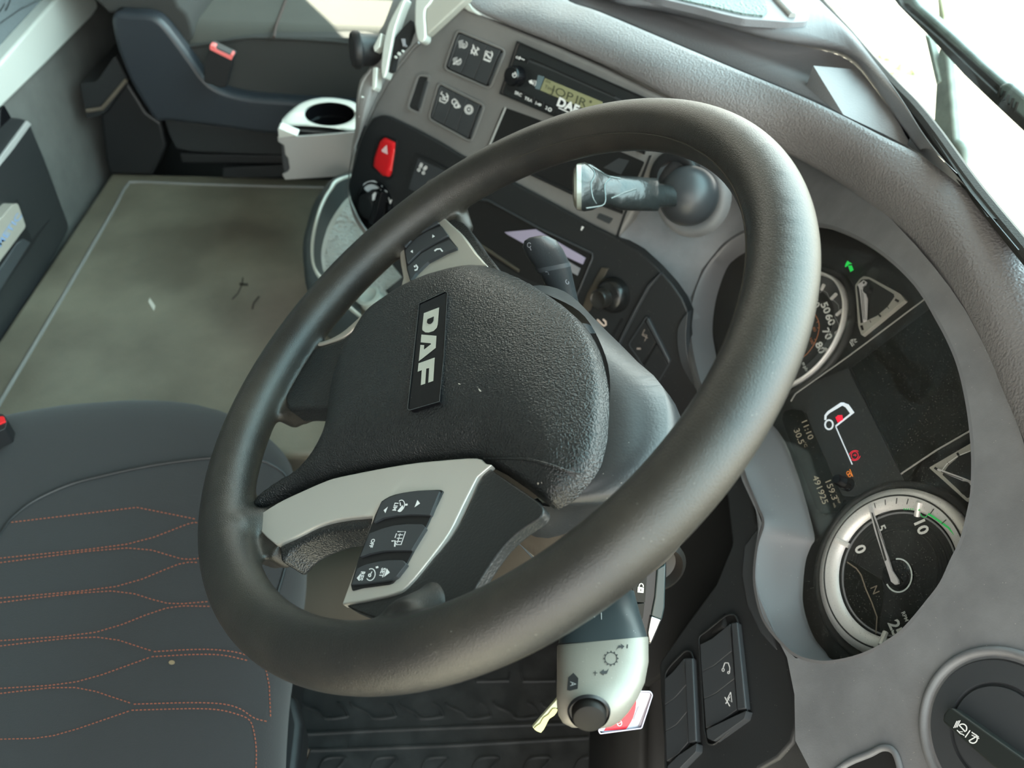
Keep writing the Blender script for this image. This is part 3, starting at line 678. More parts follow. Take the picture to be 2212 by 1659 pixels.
# document in the pocket
dc = slab('paper_document', CP, Z7(355, 480, 620, 455, 800, 560, 1045, 700, 1020, 755, 860, 680, 560, 600, 380, 500), .0085, .0075, LILAC, label='lilac paper document lying in the dark dash pocket', category='document')
slab('plastic_sleeve', CP, Z7(850, 700, 1000, 790, 975, 850, 870, 790), .0082, .0072, GREYM, label='grey strip of plastic beneath lilac document in pocket', category='plastic strip')

# driver side fascia around the instrument opening
LIP = P2(1606, 506, 1680, 485, 1771, 490, 1811, 500, 1861, 523, 1910, 556, 1960, 602, 1993, 645, 2016, 685, 2043, 735, 2066, 791, 2082, 857, 2092, 923, 2097, 990, 2095, 1063, 2086, 1113, 2073, 1164, 2052, 1208, 2029, 1258, 1998, 1299, 1965, 1339, 1938, 1366, 1897, 1393, 1863, 1409, 1830, 1419, 1796, 1425, 1766, 1425, 1728, 1415, 1698, 1393, 1661, 1349, 1644, 1309, 1634, 1248, 1640, 1181, 1654, 1130, 1640, 1090, 1617, 1035, 1600, 985, 1560, 910, 1516, 824, 1500, 758, 1493, 698, 1500, 645, 1523, 586, 1563, 536)
LENSO = P2(1614, 548, 1690, 500, 1785, 492, 1830, 503, 1880, 525, 1928, 556, 1978, 600, 2010, 643, 2034, 683, 2060, 735, 2083, 791, 2099, 857, 2109, 923, 2114, 990, 2112, 1063, 2103, 1113, 2090, 1170, 2068, 1218, 2043, 1268, 2010, 1312, 1975, 1350, 1945, 1378, 1903, 1404, 1866, 1416, 1832, 1424, 1797, 1424, 1782, 1407, 1761, 1381, 1746, 1348, 1736, 1310, 1734, 1277, 1740, 1215, 1752, 1180, 1760, 1162, 1749, 1113, 1735, 1063, 1718, 1012, 1680, 930, 1570, 810, 1548, 745, 1545, 700, 1554, 640, 1575, 580, 1592, 562)
n_ = len(LIP)
def fasc(x, y, h=.035):
    # left of the cluster the fascia runs over to the centre console face
    t = min(max((x - 1340) / 260, 0), 1); t = t * t * (3 - 2 * t)
    return dC(x, y, .0) * (1 - t) + dF(x, y, h) * t
lipP = [dF(x, y, .035) for x, y in LIP]
lenP = [dF(x, y, .004) for x, y in LENSO]
lc = A(LIP).mean(0)
lip_out = []
for i in range(n_):
    t = A(LIP[(i + 1) % n_], float) - A(LIP[i - 1], float); t /= np.linalg.norm(t); nn = A([t[1], -t[0]])
    k = 8
    q = A(LIP[i]) + nn * k; lip_out.append(dF(q[0], q[1], .035))
assert len(lenP) == n_, (len(lenP), n_)
hood = loft('cluster_hood', [cat(r, 4, True) for r in [lenP, [a * .45 + b * .55 for a, b in zip(lenP, lipP)], [p - CL.n * .002 for p in lipP], [p * .8 + q * .2 + CL.n * .0005 for p, q in zip(lipP, lip_out)], lip_out]], mat('grey_hood_plastic', (.12, .12, .125), .45, bump=.25, scale=800, speck=.4, dist=.0002), db, closed=True, rs=False, smooth=50)
OUT = [(1545, 262), (1640, 304), (1760, 365), (1820, 400), (1870, 438), (1920, 484), (1972, 540), (2010, 585), (2045, 630), (2080, 682), (2110, 738), (2145, 810), (2172, 872), (2200, 950),
       (2240, 1060), (2290, 1150), (2340, 1230), (2370, 1300), (2380, 1380), (2380, 1460), (2370, 1560), (2340, 1680), (2260, 1780), (2000, 1820), (1790, 1740), (1718, 1600), (1716, 1500), (1700, 1420), (1664, 1350),
       (1640, 1290), (1628, 1235), (1634, 1180), (1640, 1132), (1628, 1092), (1604, 1040), (1588, 990), (1545, 915), (1500, 835), (1484, 765), (1480, 700), (1484, 670), (1445, 600), (1338, 516), (1400, 360)]
assert len(OUT) <= n_, (len(OUT), n_)
while len(OUT) < n_: OUT.append(OUT[-1])
OUT = [(x + 7, y - 9) if i < 14 else (x, y) for i, (x, y) in enumerate(OUT)]
outP = [fasc(x, y, .035) for x, y in OUT]
# right side continues as one plate behind the roll
bm = bmesh.new()
mids = [[a * (1 - t) + b * t for a, b in zip(lip_out, outP)] for t in (0, .25, .5, .75, 1)]
back = [p - CL.n * .07 for p in outP]
rows = [[bm.verts.new(p) for p in r] for r in mids + [back]]
for a, b in zip(rows, rows[1:]):
    for i in range(n_): bm.faces.new((a[i], a[(i + 1) % n_], b[(i + 1) % n_], b[i]))
ob('driver_fascia', bm, GREY2, db, smooth=55)
# lower right dark console with the switch banks
SW = P2(1634, 1125, 1642, 1132, 1634, 1180, 1628, 1235, 1640, 1290, 1664, 1350, 1701, 1417, 1714, 1493, 1721, 1565, 1712, 1605, 1680, 1640, 1640, 1662, 1600, 1760, 1420, 1780, 1436, 1659, 1425, 1500, 1423, 1430, 1480, 1350, 1545, 1262, 1580, 1175, 1570, 1080, 1560, 1020, 1540, 960, 1600, 990, 1617, 1040)
slab('switch_console', CL, SW, .028, -.02, DARK, db, b=.003)
slab('console_recess_step', CL, Y2(1500, 200, 1400, 330, 1385, 500, 1420, 690, 1500, 850, 1600, 960, 1560, 800, 1500, 600, 1480, 400), .0295, .02, DARKW, db, b=.002)
# near-black sheet painted as the shade between the column and the fascia
loft('column_gap_shade', [[D(x, y, d) for x, y, d in c] for c in ([(1420, 930, .90), (1480, 930, .88), (1560, 930, .84), (1640, 960, .80)], [(1250, 1060, .84), (1400, 1080, .84), (1520, 1100, .80), (1630, 1120, .74)], [(1330, 1300, .82), (1420, 1290, .80), (1500, 1280, .76), (1580, 1270, .70)], [(1390, 1480, .76), (1440, 1440, .74), (1500, 1400, .70), (1560, 1350, .66)])], VOID, db, thick=.01)
loft('knee_panel', [[D(x, y, d) for x, y, d in c] for c in ([(1360, 1260, .84), (1380, 1330, .82), (1375, 1430, .80), (1370, 1660, .76), (1370, 1800, .74)], [(1560, 1180, .86), (1540, 1330, .84), (1500, 1420, .82), (1480, 1660, .76), (1470, 1800, .74)])], mat('brown_black_trim', (.03, .027, .024), .6, bump=.3), db, thick=.01)
loft('firewall_cover', [[D(x, y, d) for x, y, d in c] for c in ([(1290, 1250, 1.0), (1300, 1400, .98), (1290, 1600, .95), (1290, 1800, .9)], [(1410, 1250, .84), (1405, 1400, .80), (1400, 1600, .74), (1400, 1800, .70)])], mat('brown_black_side', (.025, .023, .021), .6, bump=.3), db, thick=.01)
# speaker grille on top
sg = slab('speaker_grille_frame', ZP(.86), Z3(1300, -160, 1560, -60, 1700, -10, 2000, 60, 2212, 118, 2400, 160, 2640, 176, 2800, 190, 2935, 182, 2960, 130, 2900, 40, 2820, -160), -.004, -.012, TRAYM, db, b=.003, r=8)
slab('speaker_mesh', ZP(.8572), Z3(1500, -160, 1640, -70, 1900, 0, 2212, 70, 2380, 110, 2560, 130, 2600, 90, 2520, -160), .0008, -.002, GRILL, db)
tube('grille_rib', [ZP(.857).at(x, y) for x, y in Z3(2590, -100, 2700, 20, 2810, 140)], .004, LGREY, db)

# round storage tub below the centre console
tub = thing('dash_tub', 'round silver rimmed storage tub with white mesh mat on engine cover', 'storage tub', D(730, 500, 1.15))
DT = lambda x, y, d: D(x, y, d * 1.19)
oo = [(800, 360, 1.06), (725, 382, .99), (699, 407, .975), (676, 443, .96), (661, 494, .94), (654, 532, .93), (657, 582, .915), (664, 625, .90), (700, 700, .87), (780, 740, .84)]
o_low = [DT(x, y, d + .03) for x, y, d in [(770, 390, .99), (735, 400, .985), (708, 420, .975), (684, 455, .96), (668, 505, .94), (660, 548, .93), (662, 598, .915), (667, 640, .90), (700, 720, .87), (780, 765, .84)]]
o1 = [DT(*q) for q in oo]
rim_ = [DT(x, y, d) for x, y, d in [(800, 366, 1.06), (731, 384, .985), (712, 405, .97), (692, 440, .955), (678, 485, .937), (671, 530, .925), (674, 572, .912), (688, 602, .90), (720, 640, .875), (780, 690, .84)]]
rim2 = [p + ray(730, 520) * .004 for p in [DT(x, y, d) for x, y, d in [(800, 372, 1.06), (738, 390, .985), (718, 410, .97), (699, 443, .955), (685, 487, .937), (678, 530, .925), (680, 570, .912), (694, 596, .90), (725, 632, .875), (780, 680, .84)]]]
inn = [DT(x, y, d) for x, y, d in [(800, 400, 1.09), (755, 424, 1.03), (733, 448, 1.0), (712, 482, .99), (700, 515, .975), (694, 545, .96), (696, 575, .945), (702, 592, .935), (730, 618, .91), (780, 660, .88)]]
inn2 = [DT(x, y, d) for x, y, d in [(806, 405, 1.092), (760, 432, 1.035), (740, 455, 1.005), (720, 488, .995), (709, 518, .98), (702, 548, .965), (703, 572, .95), (708, 586, .94), (735, 612, .915), (785, 654, .885)]]
TW = mat('dark_teal_tub_plastic', (.035, .045, .047), .4)
loft('outer_wall', [o_low, o1, rim_], TW, tub, n=40)
loft('silver_rim', [[p * 1.0 for p in rim_], [(a + b) / 2 - ray(730, 520) * .004 for a, b in zip(rim_, rim2)], rim2], mat('pale_silver_rim', (.5, .53, .48), .35, metal=.4), tub, n=40)
loft('inner_wall', [rim2, inn], TW, tub, n=40)
loft('inner_ring', [inn, inn2], mat('pale_ring', (.35, .36, .32), .4), tub, n=40)
loft('mesh_mat', [inn2, [DT(900, 440 + 24 * i, 1.16 - .012 * i) for i in range(0, 10)]], MESHM, tub, n=40)
slab('tub_lower_wall', CP, P2(790, 660, 880, 590, 1000, 640, 930, 760, 800, 760, 740, 700), -.022, -.04, DARKW, tub)
lathe('tub_socket_ring', [(0, .002), (.009, .002), (.012, .004), (.016, .003), (.017, -.01)], DT(798, 641, .86), M @ A([-.3, -.5, -.8]), mat('grey_green_socket', (.28, .31, .28), .3), tub, 24)

# cup holder drawer
ch = thing('cup_holder', 'pulled out silver cup holder drawer beside the centre console', 'cup holder', (-.22, .8, .5))
cz = ZP(.575)
ringo = cat(Z2(270, 1030, 300, 990, 360, 935, 430, 885, 520, 850, 650, 832, 800, 848, 900, 880, 950, 960, 940, 1050, 880, 1112, 650, 1088, 450, 1073, 300, 1068), 4, True)
hole = [A(q) for q in cat([(540 + (680 + 212 * math.cos(t)) / 3.95, (975 + 97 * math.sin(t)) / 3.95) for t in np.linspace(0, 2 * math.pi, 12, endpoint=False)], 4, True)]
c0 = A([540 + 680 / 3.95, 247])
ang = lambda q: math.atan2((q[1] - c0[1]) * 2.1, q[0] - c0[0])
N_ = 64; ro = sorted(ringo, key=ang); ho = sorted(hole, key=ang)
def byang(L, n=N_):
    a = A([ang(q) for q in L]); L = A(L); a = np.r_[a - 2 * np.pi, a, a + 2 * np.pi]; L = np.r_[L, L, L]
    return [A([np.interp(t, a, L[:, i]) for i in (0, 1)]) for t in np.linspace(-np.pi, np.pi, n, endpoint=False)]
ro, ho = byang(ro), byang(ho)
bm = bmesh.new()
rings = [[cz.at(q[0], q[1], -.012) for q in ro], [cz.at(q[0], q[1], 0) for q in ro], [cz.at(*(q * .8 + w * .2), .001) for q, w in zip(ro, ho)], [cz.at(*(q * .15 + w * .85), .001) for q, w in zip(ro, ho)], [cz.at(q[0], q[1], -.002) for q in ho]]
R_ = [[bm.verts.new(p) for p in r] for r in rings]
for a, b in zip(R_, R_[1:]):
    for i in range(N_): bm.faces.new((a[i], a[(i + 1) % N_], b[(i + 1) % N_], b[i]))
ob('silver_top', bm, MINT, ch, smooth=50)
bm = bmesh.new()
hp = [cz.at(q[0], q[1], -.0015) for q in ho]; hc = np.mean(hp, axis=0)
R_ = [[bm.verts.new(p) for p in r] for r in (hp, [p - A([0, 0, .02]) for p in hp], [hc + (p - hc) * .9 - A([0, 0, .022]) for p in hp], [hc + (p - hc) * .85 - A([0, 0, .075]) for p in hp])]
for a, b in zip(R_, R_[1:]):
    for i in range(N_): bm.faces.new((a[i], a[(i + 1) % N_], b[(i + 1) % N_], b[i]))
bm.faces.new(R_[-1]); ob('cup_well', bm, GLOSS, ch, smooth=50)
slab('black_band', cz, [q for q in cat(Z2(275, 1035, 320, 1085, 450, 1120, 650, 1132, 890, 1135, 900, 1090, 650, 1085, 450, 1070, 300, 1060), 2, True)], -.004, -.02, BLACK, ch)
cy = YP(.742)
slab('drawer_front', cy, Z2(235, 1170, 245, 1175, 640, 1150, 910, 1125, 900, 1500, 640, 1515, 300, 1535, 275, 1490, 320, 1470, 340, 1440, 325, 1350, 300, 1320, 290, 1240, 240, 1210), .0, -.004, LGREY, ch, b=.001)
slab('drawer_lip', cy, Z2(236, 1100, 250, 1095, 290, 1110, 410, 1160, 245, 1178), .001, -.02, MINT, ch, b=.001)
slab('drawer_side', cy, Z2(270, 1225, 300, 1240, 330, 1330, 345, 1440, 300, 1490, 280, 1400), -.004, -.08, DARKW, ch)

# ================================================================= SWITCHES ON THE CONSOLE
def lerpq(q, s, t):
    a, b, c, d = [A(v, float) for v in q]   # tl, tr, br, bl
    return (a * (1 - s) + b * s) * (1 - t) + (d * (1 - s) + c * s) * t
def bank(name, label, pl, quad, n, h, group=None, fw=7, cat_='switch panel', caps=True, rr=14, body=DARKW, pil=True):
    t = thing(name, label, cat_, pl.at(*lerpq(quad, .5, .5), h), group)
    c = A(quad, float).mean(0); big = [tuple(c + (A(q) - c) * 1.10) for q in quad]
    ringslab('surround', pl, rnd(big, rr), fw * .8, h + .003, h - .002, GREY if body is DARKW and pil else DARK, t, b=.0012)
    slab('well', pl, quad, h + .0012, h - .004, VOID, t, r=rr)
    s0, s1 = (.07, .93) if caps else (.01, .99)
    for i in range(n):
        a, b = s0 + (s1 - s0) * i / n + .006, s0 + (s1 - s0) * (i + 1) / n - .006
        slab('rocker', pl, [lerpq(quad, a, .04), lerpq(quad, b, .04), lerpq(quad, b, .5), lerpq(quad, b, .96), lerpq(quad, a, .96), lerpq(quad, a, .5)], h + .0032, h - .002, body, t, b=.0006)
    if caps:
        for a, b in ((.0, .06), (.94, 1.0)):
            slab('end_rib', pl, [lerpq(quad, a, .1), lerpq(quad, b, .05), lerpq(quad, b, .95), lerpq(quad, a, .9)], h + .0040, h - .002, body, t, b=.0012)
    return t
q1 = P2(989, 67, 1089, 109, 1056, 190, 961, 148)
b1 = bank('rocker_switch_group', 'upper group of rocker switches left of the radio', CP, q1, 3, 0)
def fog(cx, cy, k, slash):
    s = [('L', arc(cx + 3 * k, cy + 1 * k, 6 * k, 7 * k, -80, 110, 10, .3), 1.6)]
    for j in range(5): s.append(('L', [(cx - 9 * k + j * .3 * k, cy - 5 * k + j * 3.0 * k), (cx + 1 * k, cy - 8 * k + j * 3.4 * k)], 1.3))
    s.append(('L', arc(cx + 3 * k, cy + 2 * k, 2.5 * k, 3 * k, 0, 360, 10), 1.2))
    if slash: s.append(('L', [(cx - 9 * k, cy + 7 * k), (cx + 9 * k, cy - 5 * k)], 2.2))
    return s
m0 = onpl(CP, .0035)
sh = fog(*B3(515, 470)[0], 1.05, False) + fog(*B3(385, 850)[0], 1.0, True)
for a, b in (((740, 480), (840, 720)), ((870, 560), (760, 690)), ((760, 500), (700, 690)), ((840, 540), (880, 600)), ((700, 600), (790, 720))): sh.append(('L', B3(*a, *b), 2.6))
sh += [('L', B3(1030, 620, 1170, 680, 1140, 850, 990, 790, 1030, 620), 2), ('L', B3(1020, 660, 1150, 800), 2.4), ('L', B3(1080, 640, 1000, 760), 1.6), ('L', B3(980, 800, 1130, 860), 4), ('L', arc(*B3(1120, 700)[0], 6, 8, -60, 100), 1.8), ('L', B3(1040, 700, 1110, 800), 1.6)]
ink('icons', m0, sh, WHITE, b1)
q2 = P2(949, 180, 1044, 228, 1016, 305, 927, 256)
b2 = bank('rocker_switch_group', 'lower group of three rocker switches left of the radio', CP, q2, 3, 0)
sh = [('L', B4(430, 520, 415, 600, 530, 650, 590, 590, 600, 480), 2.5), ('L', B4(470, 390, 440, 440, 500, 480, 480, 540), 2.5), ('L', B4(560, 430, 590, 480, 550, 520), 2.5), ('L', B4(520, 500, 530, 590), 2.5), ('L', B4(460, 560, 570, 580), 2),
      ('L', arc(*B4(740, 620)[0], 5, 6, 0, 360), 2), ('L', B4(720, 560, 800, 600, 830, 660), 2.4), ('L', arc(*B4(790, 700)[0], 5, 5, 0, 360), 3), ('L', arc(*B4(840, 720)[0], 3, 3, 0, 360), 2), ('L', B4(750, 640, 820, 640), 3),
      ('L', arc(*B4(1065, 795)[0], 9, 10, 0, 360), 1.6), ('L', arc(*B4(1065, 795)[0], 6, 7, 0, 360), 2.2), ('P', disc(*B4(1065, 795)[0], 2, 2.6, 8))]
ink('icons', m0, sh, WHITE, b2)
q3 = Z2(1430, 650, 1530, 665, 1450, 960, 1345, 905)
b3 = thing('blank_switch', 'narrow blank black switch cover left of the lower switch group', 'switch', CP.at(*q3[0]))
c3 = A(q3).mean(0); ringslab('surround', CP, rnd([tuple(c3 + (A(q) - c3) * 1.2) for q in q3], 12), 6, .003, -.002, GREY, b3, b=.001)
slab('cover', CP, q3, .0025, -.003, DARK, b3, b=.001, r=8)
slab('side_rib', CP, Z2(1495, 690, 1520, 690, 1450, 930, 1428, 925), .004, 0, DARKW, b3, b=.001, r=3)
# hazard switch
hz = thing('hazard_switch', 'bright red hazard warning switch with white triangle', 'hazard switch', CP.at(830, 330))
pillow('rocker', CP, rnd(Z2(1110, 1200, 1150, 1172, 1240, 1215, 1240, 1290, 1205, 1470, 1185, 1512, 1130, 1500, 1050, 1420, 1060, 1340), 4), .008, dome(.003, .002), .006, .003, RED, hz)
ringslab('surround', CP, rnd(Z2(1080, 1180, 1150, 1150, 1260, 1205, 1225, 1500, 1190, 1535, 1035, 1430), 5), 4, .0085, .004, BLACK, hz, b=.0006)
ink('triangle', onpl(CP, .0114), [('P', Z2(1168, 1235, 1175, 1318, 1125, 1295, 1122, 1280))], mat('pale_pink_triangle', (.8, .55, .55), .5), hz)
# door/diff lock switch
q4_ = P2(902, 338, 985, 378, 960, 450, 880, 410)
b4 = bank('axle_switch', 'black square switch with four dotted wheel icon beside hazard switch', CP, q4_, 1, .006, cat_='switch', rr=8, caps=False, pil=False)
sh = []
for x, y in ((1455, 1420), (1490, 1440), (1440, 1450), (1480, 1475), (1462, 1405), (1500, 1430)): sh.append(('L', arc(*Z2(x, y)[0], 2.6, 3, 0, 360, 8), 2))
ink('icon', onpl(CP, .0095), sh, WHITE, b4)
# drive selector
sel = thing('drive_selector', 'black rotary drive selector with white letters under hazard switch', 'rotary knob', CP.at(820, 440))
sc_ = CP.at(*Z6(1000, 250)[0], .006); rr_ = np.linalg.norm(CP.at(*Z6(1000, 250)[0]) - CP.at(*Z6(850, 160)[0]))
lathe('bezel', [(0, 0), (.034, 0), (.034, .004), (.030, .006), (.029, .003), (0, .003)], sc_, CP.n, GLOSS, sel, 48)
lathe('knob', [(0, .022), (.014, .022), (.018, .018), (.021, .004), (.021, 0)], sc_, CP.n, BLACK, sel, 40)
slab('grip', CP, Z6(985, 140, 1040, 150, 1000, 330, 960, 420, 930, 400, 960, 280), .034, .02, GLOSS, sel, b=.002, r=4)
ink('letters', onpl(CP, .0105), [('P', cat(Z6(885, 80, 920, 50, 980, 40, 1010, 70, 1005, 110, 960, 115, 920, 135), 3, True))] + glyphs('N', Z6(1028, 95)[0], (14, 5), (-4, 13), .02) + glyphs('D', Z6(1075, 140)[0], (14, 6), (-4, 13), .02) + glyphs('M', Z6(1112, 210)[0], (12, 8), (-5, 12), .02) + [('L', Z6(905, 150, 925, 160), 3)], WHITE, sel)
ink('pointer', onpl(CP, .034), [('P', Z6(965, 160, 985, 140, 1000, 145, 985, 205, 965, 210))], WHITE, sel)

# radio
rd = thing('radio', 'black truck radio with olive display and white buttons', 'radio', CP.at(1240, 190))
RQ = P2(1121, 92, 1425, 226, 1388, 330, 1084, 203)
slab('faceplate', CP, RQ, .004, -.004, mat('radio_black', (.014, .016, .017), .3, speck=.1), rd, b=.0015, r=7)
ringslab('frame', CP, [tuple(A(RQ).mean(0) + (A(q) - A(RQ).mean(0)) * 1.035) for q in RQ], 5, .005, -.001, BLACK, rd, b=.001)
slab('cd_slot', CP, Z3(560, 500, 580, 498, 1300, 815, 1290, 828), .0048, .003, VOID, rd)
slab('flap', CP, Z3(530, 500, 800, 600, 1350, 850, 1340, 862, 790, 618, 520, 512), .0044, .003, DARKW, rd)
slab('menu_button', CP, Z3(440, 480, 455, 465, 560, 510, 550, 545, 440, 505), .0055, .003, BLACK, rd, b=.0005)
slab('display', CP, Z3(700, 668, 1190, 870, 1190, 940, 1050, 935, 660, 770), .0046, .003, LCD, rd)
slab('display_edge', CP, Z3(640, 640, 690, 655, 650, 765, 615, 755), .0050, .003, mat('blue_grey_edge', (.12, .17, .19), .4), rd)
lathe('volume_knob', [(0, .014), (.0095, .014), (.011, .012), (.0115, .0)], CP.at(*Z3(470, 650)[0], .004), CP.n, GLOSS, rd, 32)
for q in ((380, 720, 530, 790, 520, 840, 370, 770), (535, 800, 610, 830, 600, 880, 525, 850), (615, 840, 690, 870, 680, 920, 605, 890), (695, 880, 780, 915, 770, 965, 685, 930), (785, 925, 850, 950, 840, 1000, 775, 970)):
    slab('key', CP, Z3(*q), .0052, .003, BLACK, rd, b=.0004)
TX = lambda s, x, y, sz=11, b=.02, pl=CP, a=(.92, .40), u=(.33, -.94): glyphs(s, Z3(x, y)[0], (a[0] * sz, a[1] * sz), (u[0] * sz, u[1] * sz), b)
ink('lettering', onpl(CP, .0060), TX('cd', 470, 490) + TX('\u2022\u2022\u2022', 505, 505) + TX('SRC', 472, 802, 9.5) + TX('TRA', 558, 850, 9.5) + TX('1', 622, 880, 10) + TX('2', 712, 922, 10) + [('P', disc(*Z3(655, 893)[0], 4, 3, 10, .4)), ('L', Z3(630, 885, 665, 900), 2.5), ('L', arc(*Z3(742, 935)[0], 3.4, 3.4, 0, 360), 2)]
    + [('P', Z3(560, 690, 590, 680, 600, 720, 570, 712)), ('L', arc(*Z3(590, 703)[0], 4, 7, -50, 50, 6, .2), 1.6), ('L', arc(*Z3(602, 708)[0], 5, 8, -50, 50, 6, .2), 1.6)]
    + TX('DAF', 895, 905, 26, .05) + [('L', Z3(815, 920, 905, 960), 2.5)], WHITE, rd)
ink('power_mark', onpl(CP, .0185), [('L', arc(*Z3(440, 640)[0], 4, 5, -60, 240), 1.8), ('L', Z3(448, 612, 438, 640), 1.8)], WHITE, rd)
ink('display_text', onpl(CP, .0050), glyphs('JOP\u2006JR', Z3(905, 825)[0], (29, 12.5), (7, -24), .0) + TX('FM', 725, 700, 9, 0) + TX('Timo', 740, 755, 11, 0) + [('P', disc(*Z3(1090, 868)[0], 3, 3, 8))], LCDD, rd)

# round parking valve knob in the lower trim
pk = thing('round_knob', 'round black push knob in the lower dash trim beside white hook icon', 'rotary knob', CP.at(1320, 636))
kc = CP.at(*Z7(1290, 1020)[0], .006)
lathe('base_cone', [(0, .015), (.0145, .015), (.0175, .0125), (.0205, .006), (.0218, -.002)], CP.at(1326, 637, .006), CP.n, mat('satin_black_knob', (.012, .012, .012), .25), pk, 48, smooth=180)
lathe('push_cap', [(0, .0262), (.0075, .0262), (.0098, .0275), (.0112, .0255), (.0118, .010)], CP.at(1318, 637, .006), CP.n, mat('black_cap_satin', (.02, .018, .016), .3), pk, 36)
slab('mount_plate', CP, Z7(1180, 780, 1240, 790, 1150, 960, 1080, 1150, 1000, 1210, 995, 1180, 1060, 1000), .0085, .004, WARM, pk, b=.001)
ink('hook_icon', onpl(CP, .0068), [('L', Z7(1145, 1225, 1185, 1265, 1205, 1280, 1220, 1270, 1218, 1245, 1195, 1222), 4)], mat('pale_pink_mark', (.75, .6, .52), .5), pk)
# pair of switches right of the knob
q5 = B6(430, 640, 760, 1290, 560, 1630, 165, 1050)
sp = thing('corner_switch_group', 'black switch pair in the dash corner behind wheel hub', 'switch panel', CP.at(*q5[0]))
ringslab('surround', CP, rnd(q5, 8), 3, .009, .004, DARKW, sp, b=.001)
for a, b in ((.0, .48), (.5, .98)):
    slab('rocker', CP, [lerpq(q5, a + .03, .16), lerpq(q5, b, .16), lerpq(q5, b, .97), lerpq(q5, a + .03, .97)], .0085, .003, DARK, sp, b=.0006)
slab('top_rib', CP, [lerpq(q5, .05, .02), lerpq(q5, .97, .02), lerpq(q5, .97, .14), lerpq(q5, .05, .14)], .0105, .003, DARKW, sp, b=.001)
ink('icon', onpl(CP, .0090), [('L', B6(400, 840, 370, 900, 430, 920, 400, 1000), 1.6), ('L', B6(360, 910, 440, 960), 1.6), ('L', B6(290, 1105, 345, 1105), 4)], mat('dim_tan_mark', (.3, .25, .22), .5), sp)

# hand brake lever on its round housing
hb = thing('hand_brake_lever', 'black hand brake lever wrapped in clear film on ball mount', 'lever', D(1486, 425, .80))
bc = D(1487, 424, .79)
lathe('ball_mount', [(0, .030)] + [(.0305 * math.sin(t), .030 * math.cos(t)) for t in np.linspace(.2, 1.75, 12)], bc, M @ A([-.35, .45, -.82]), mat('blue_black_ball', (.035, .038, .042), .38), hb, 48, smooth=180)
lathe('mount_collar', [(.044, -.006), (.040, .001), (.034, .003), (.030, .0)], D(1490, 425, .815), CP.n, GREY2, hb, 48, smooth=180)
lathe('rear_collar', [(.028, -.002), (.029, .006), (.025, .012), (.018, .010)], D(1462, 385, .81), CP.n, BLACK, hb, 40, smooth=180)
def sect(cs):
    """sections: (x, y, depth, half width px, half height px, roundness) lying across the stalk"""
    out = []
    for (x, y, d, hx, hy, ang_, e) in cs:
        row = []
        for t in np.linspace(0, 2 * math.pi, 28, endpoint=False):
            c, s = math.cos(t), math.sin(t)
            u = math.copysign(abs(c) ** (2 / e), c) * hx; v = math.copysign(abs(s) ** (2 / e), s) * hy
            # u lies in the image plane across the stalk, v is towards the camera
            ca, sa = math.cos(ang_), math.sin(ang_)
            row.append(D(x + u * ca, y + u * sa, d - v / FPX * d))
        out.append(row)
    return out
def stalk(name, cs, mat_, parent=None, cap=True, **p):
    rows = sect(cs); bm = bmesh.new(); R = [[bm.verts.new(q) for q in r] for r in rows]
    for a, b in zip(R, R[1:]):
        for i in range(28): bm.faces.new((a[i], a[(i + 1) % 28], b[(i + 1) % 28], b[i]))
    bm.faces.new(R[0]); bm.faces.new(R[-1])
    return ob(name, bm, mat_, parent, smooth=45, **p)
hpi = math.pi / 2
FILM = mat('lever_under_film', (.016, .018, .018), .28, coat=.12, bump=.6, scale=70, dist=.003)
stalk('lever', [(1462, 425, .775, 22, 22, hpi, 2), (1425, 422, .765, 26, 26, hpi, 2), (1421, 421, .763, 36, 34, hpi, 2.3), (1380, 419, .75, 37, 34, hpi, 2.3), (1340, 417, .74, 37, 34, hpi, 2.3), (1318, 412, .733, 33, 32, hpi, 2.3), (1300, 408, .727, 36, 34, hpi, 2.4), (1280, 405, .72, 49, 42, hpi, 2.4), (1262, 404, .715, 53, 45, hpi, 2.4), (1250, 404, .711, 50, 42, hpi, 2.4)], FILM, hb)
stalk('lever_cap', [(1256, 404, .712, 52, 44, hpi, 2.2), (1246, 404, .708, 50, 42, hpi, 2.2), (1240, 404, .706, 40, 36, hpi, 2.2), (1237, 404, .705, 20, 20, hpi, 2)], mat('tan_grey_cap', (.16, .15, .12), .35, coat=.5), hb)
def wrinkle(pts, r, m=CHROME): tube('crease_glint', [D(x, y, d) for x, y, d in pts], r, m, hb, 6)
FC = mat('film_highlight', (.10, .12, .12), .2, metal=.3)  # paler colour paints the glints along the creases of the film
for c in ([(1262, 352, .690), (1272, 358, .678), (1284, 372, .672), (1282, 385, .672), (1276, 398, .670), (1280, 425, .672), (1288, 440, .676)], [(1266, 450, .68), (1300, 444, .69), (1308, 430, .69), (1306, 400, .69), (1318, 385, .695)], [(1272, 356, .685), (1300, 372, .69), (1312, 380, .70), (1340, 386, .71)], [(1320, 428, .70), (1345, 418, .705), (1375, 408, .715)]):
    wrinkle([tuple(q) for q in cat(c, 3)], .0007, FC)

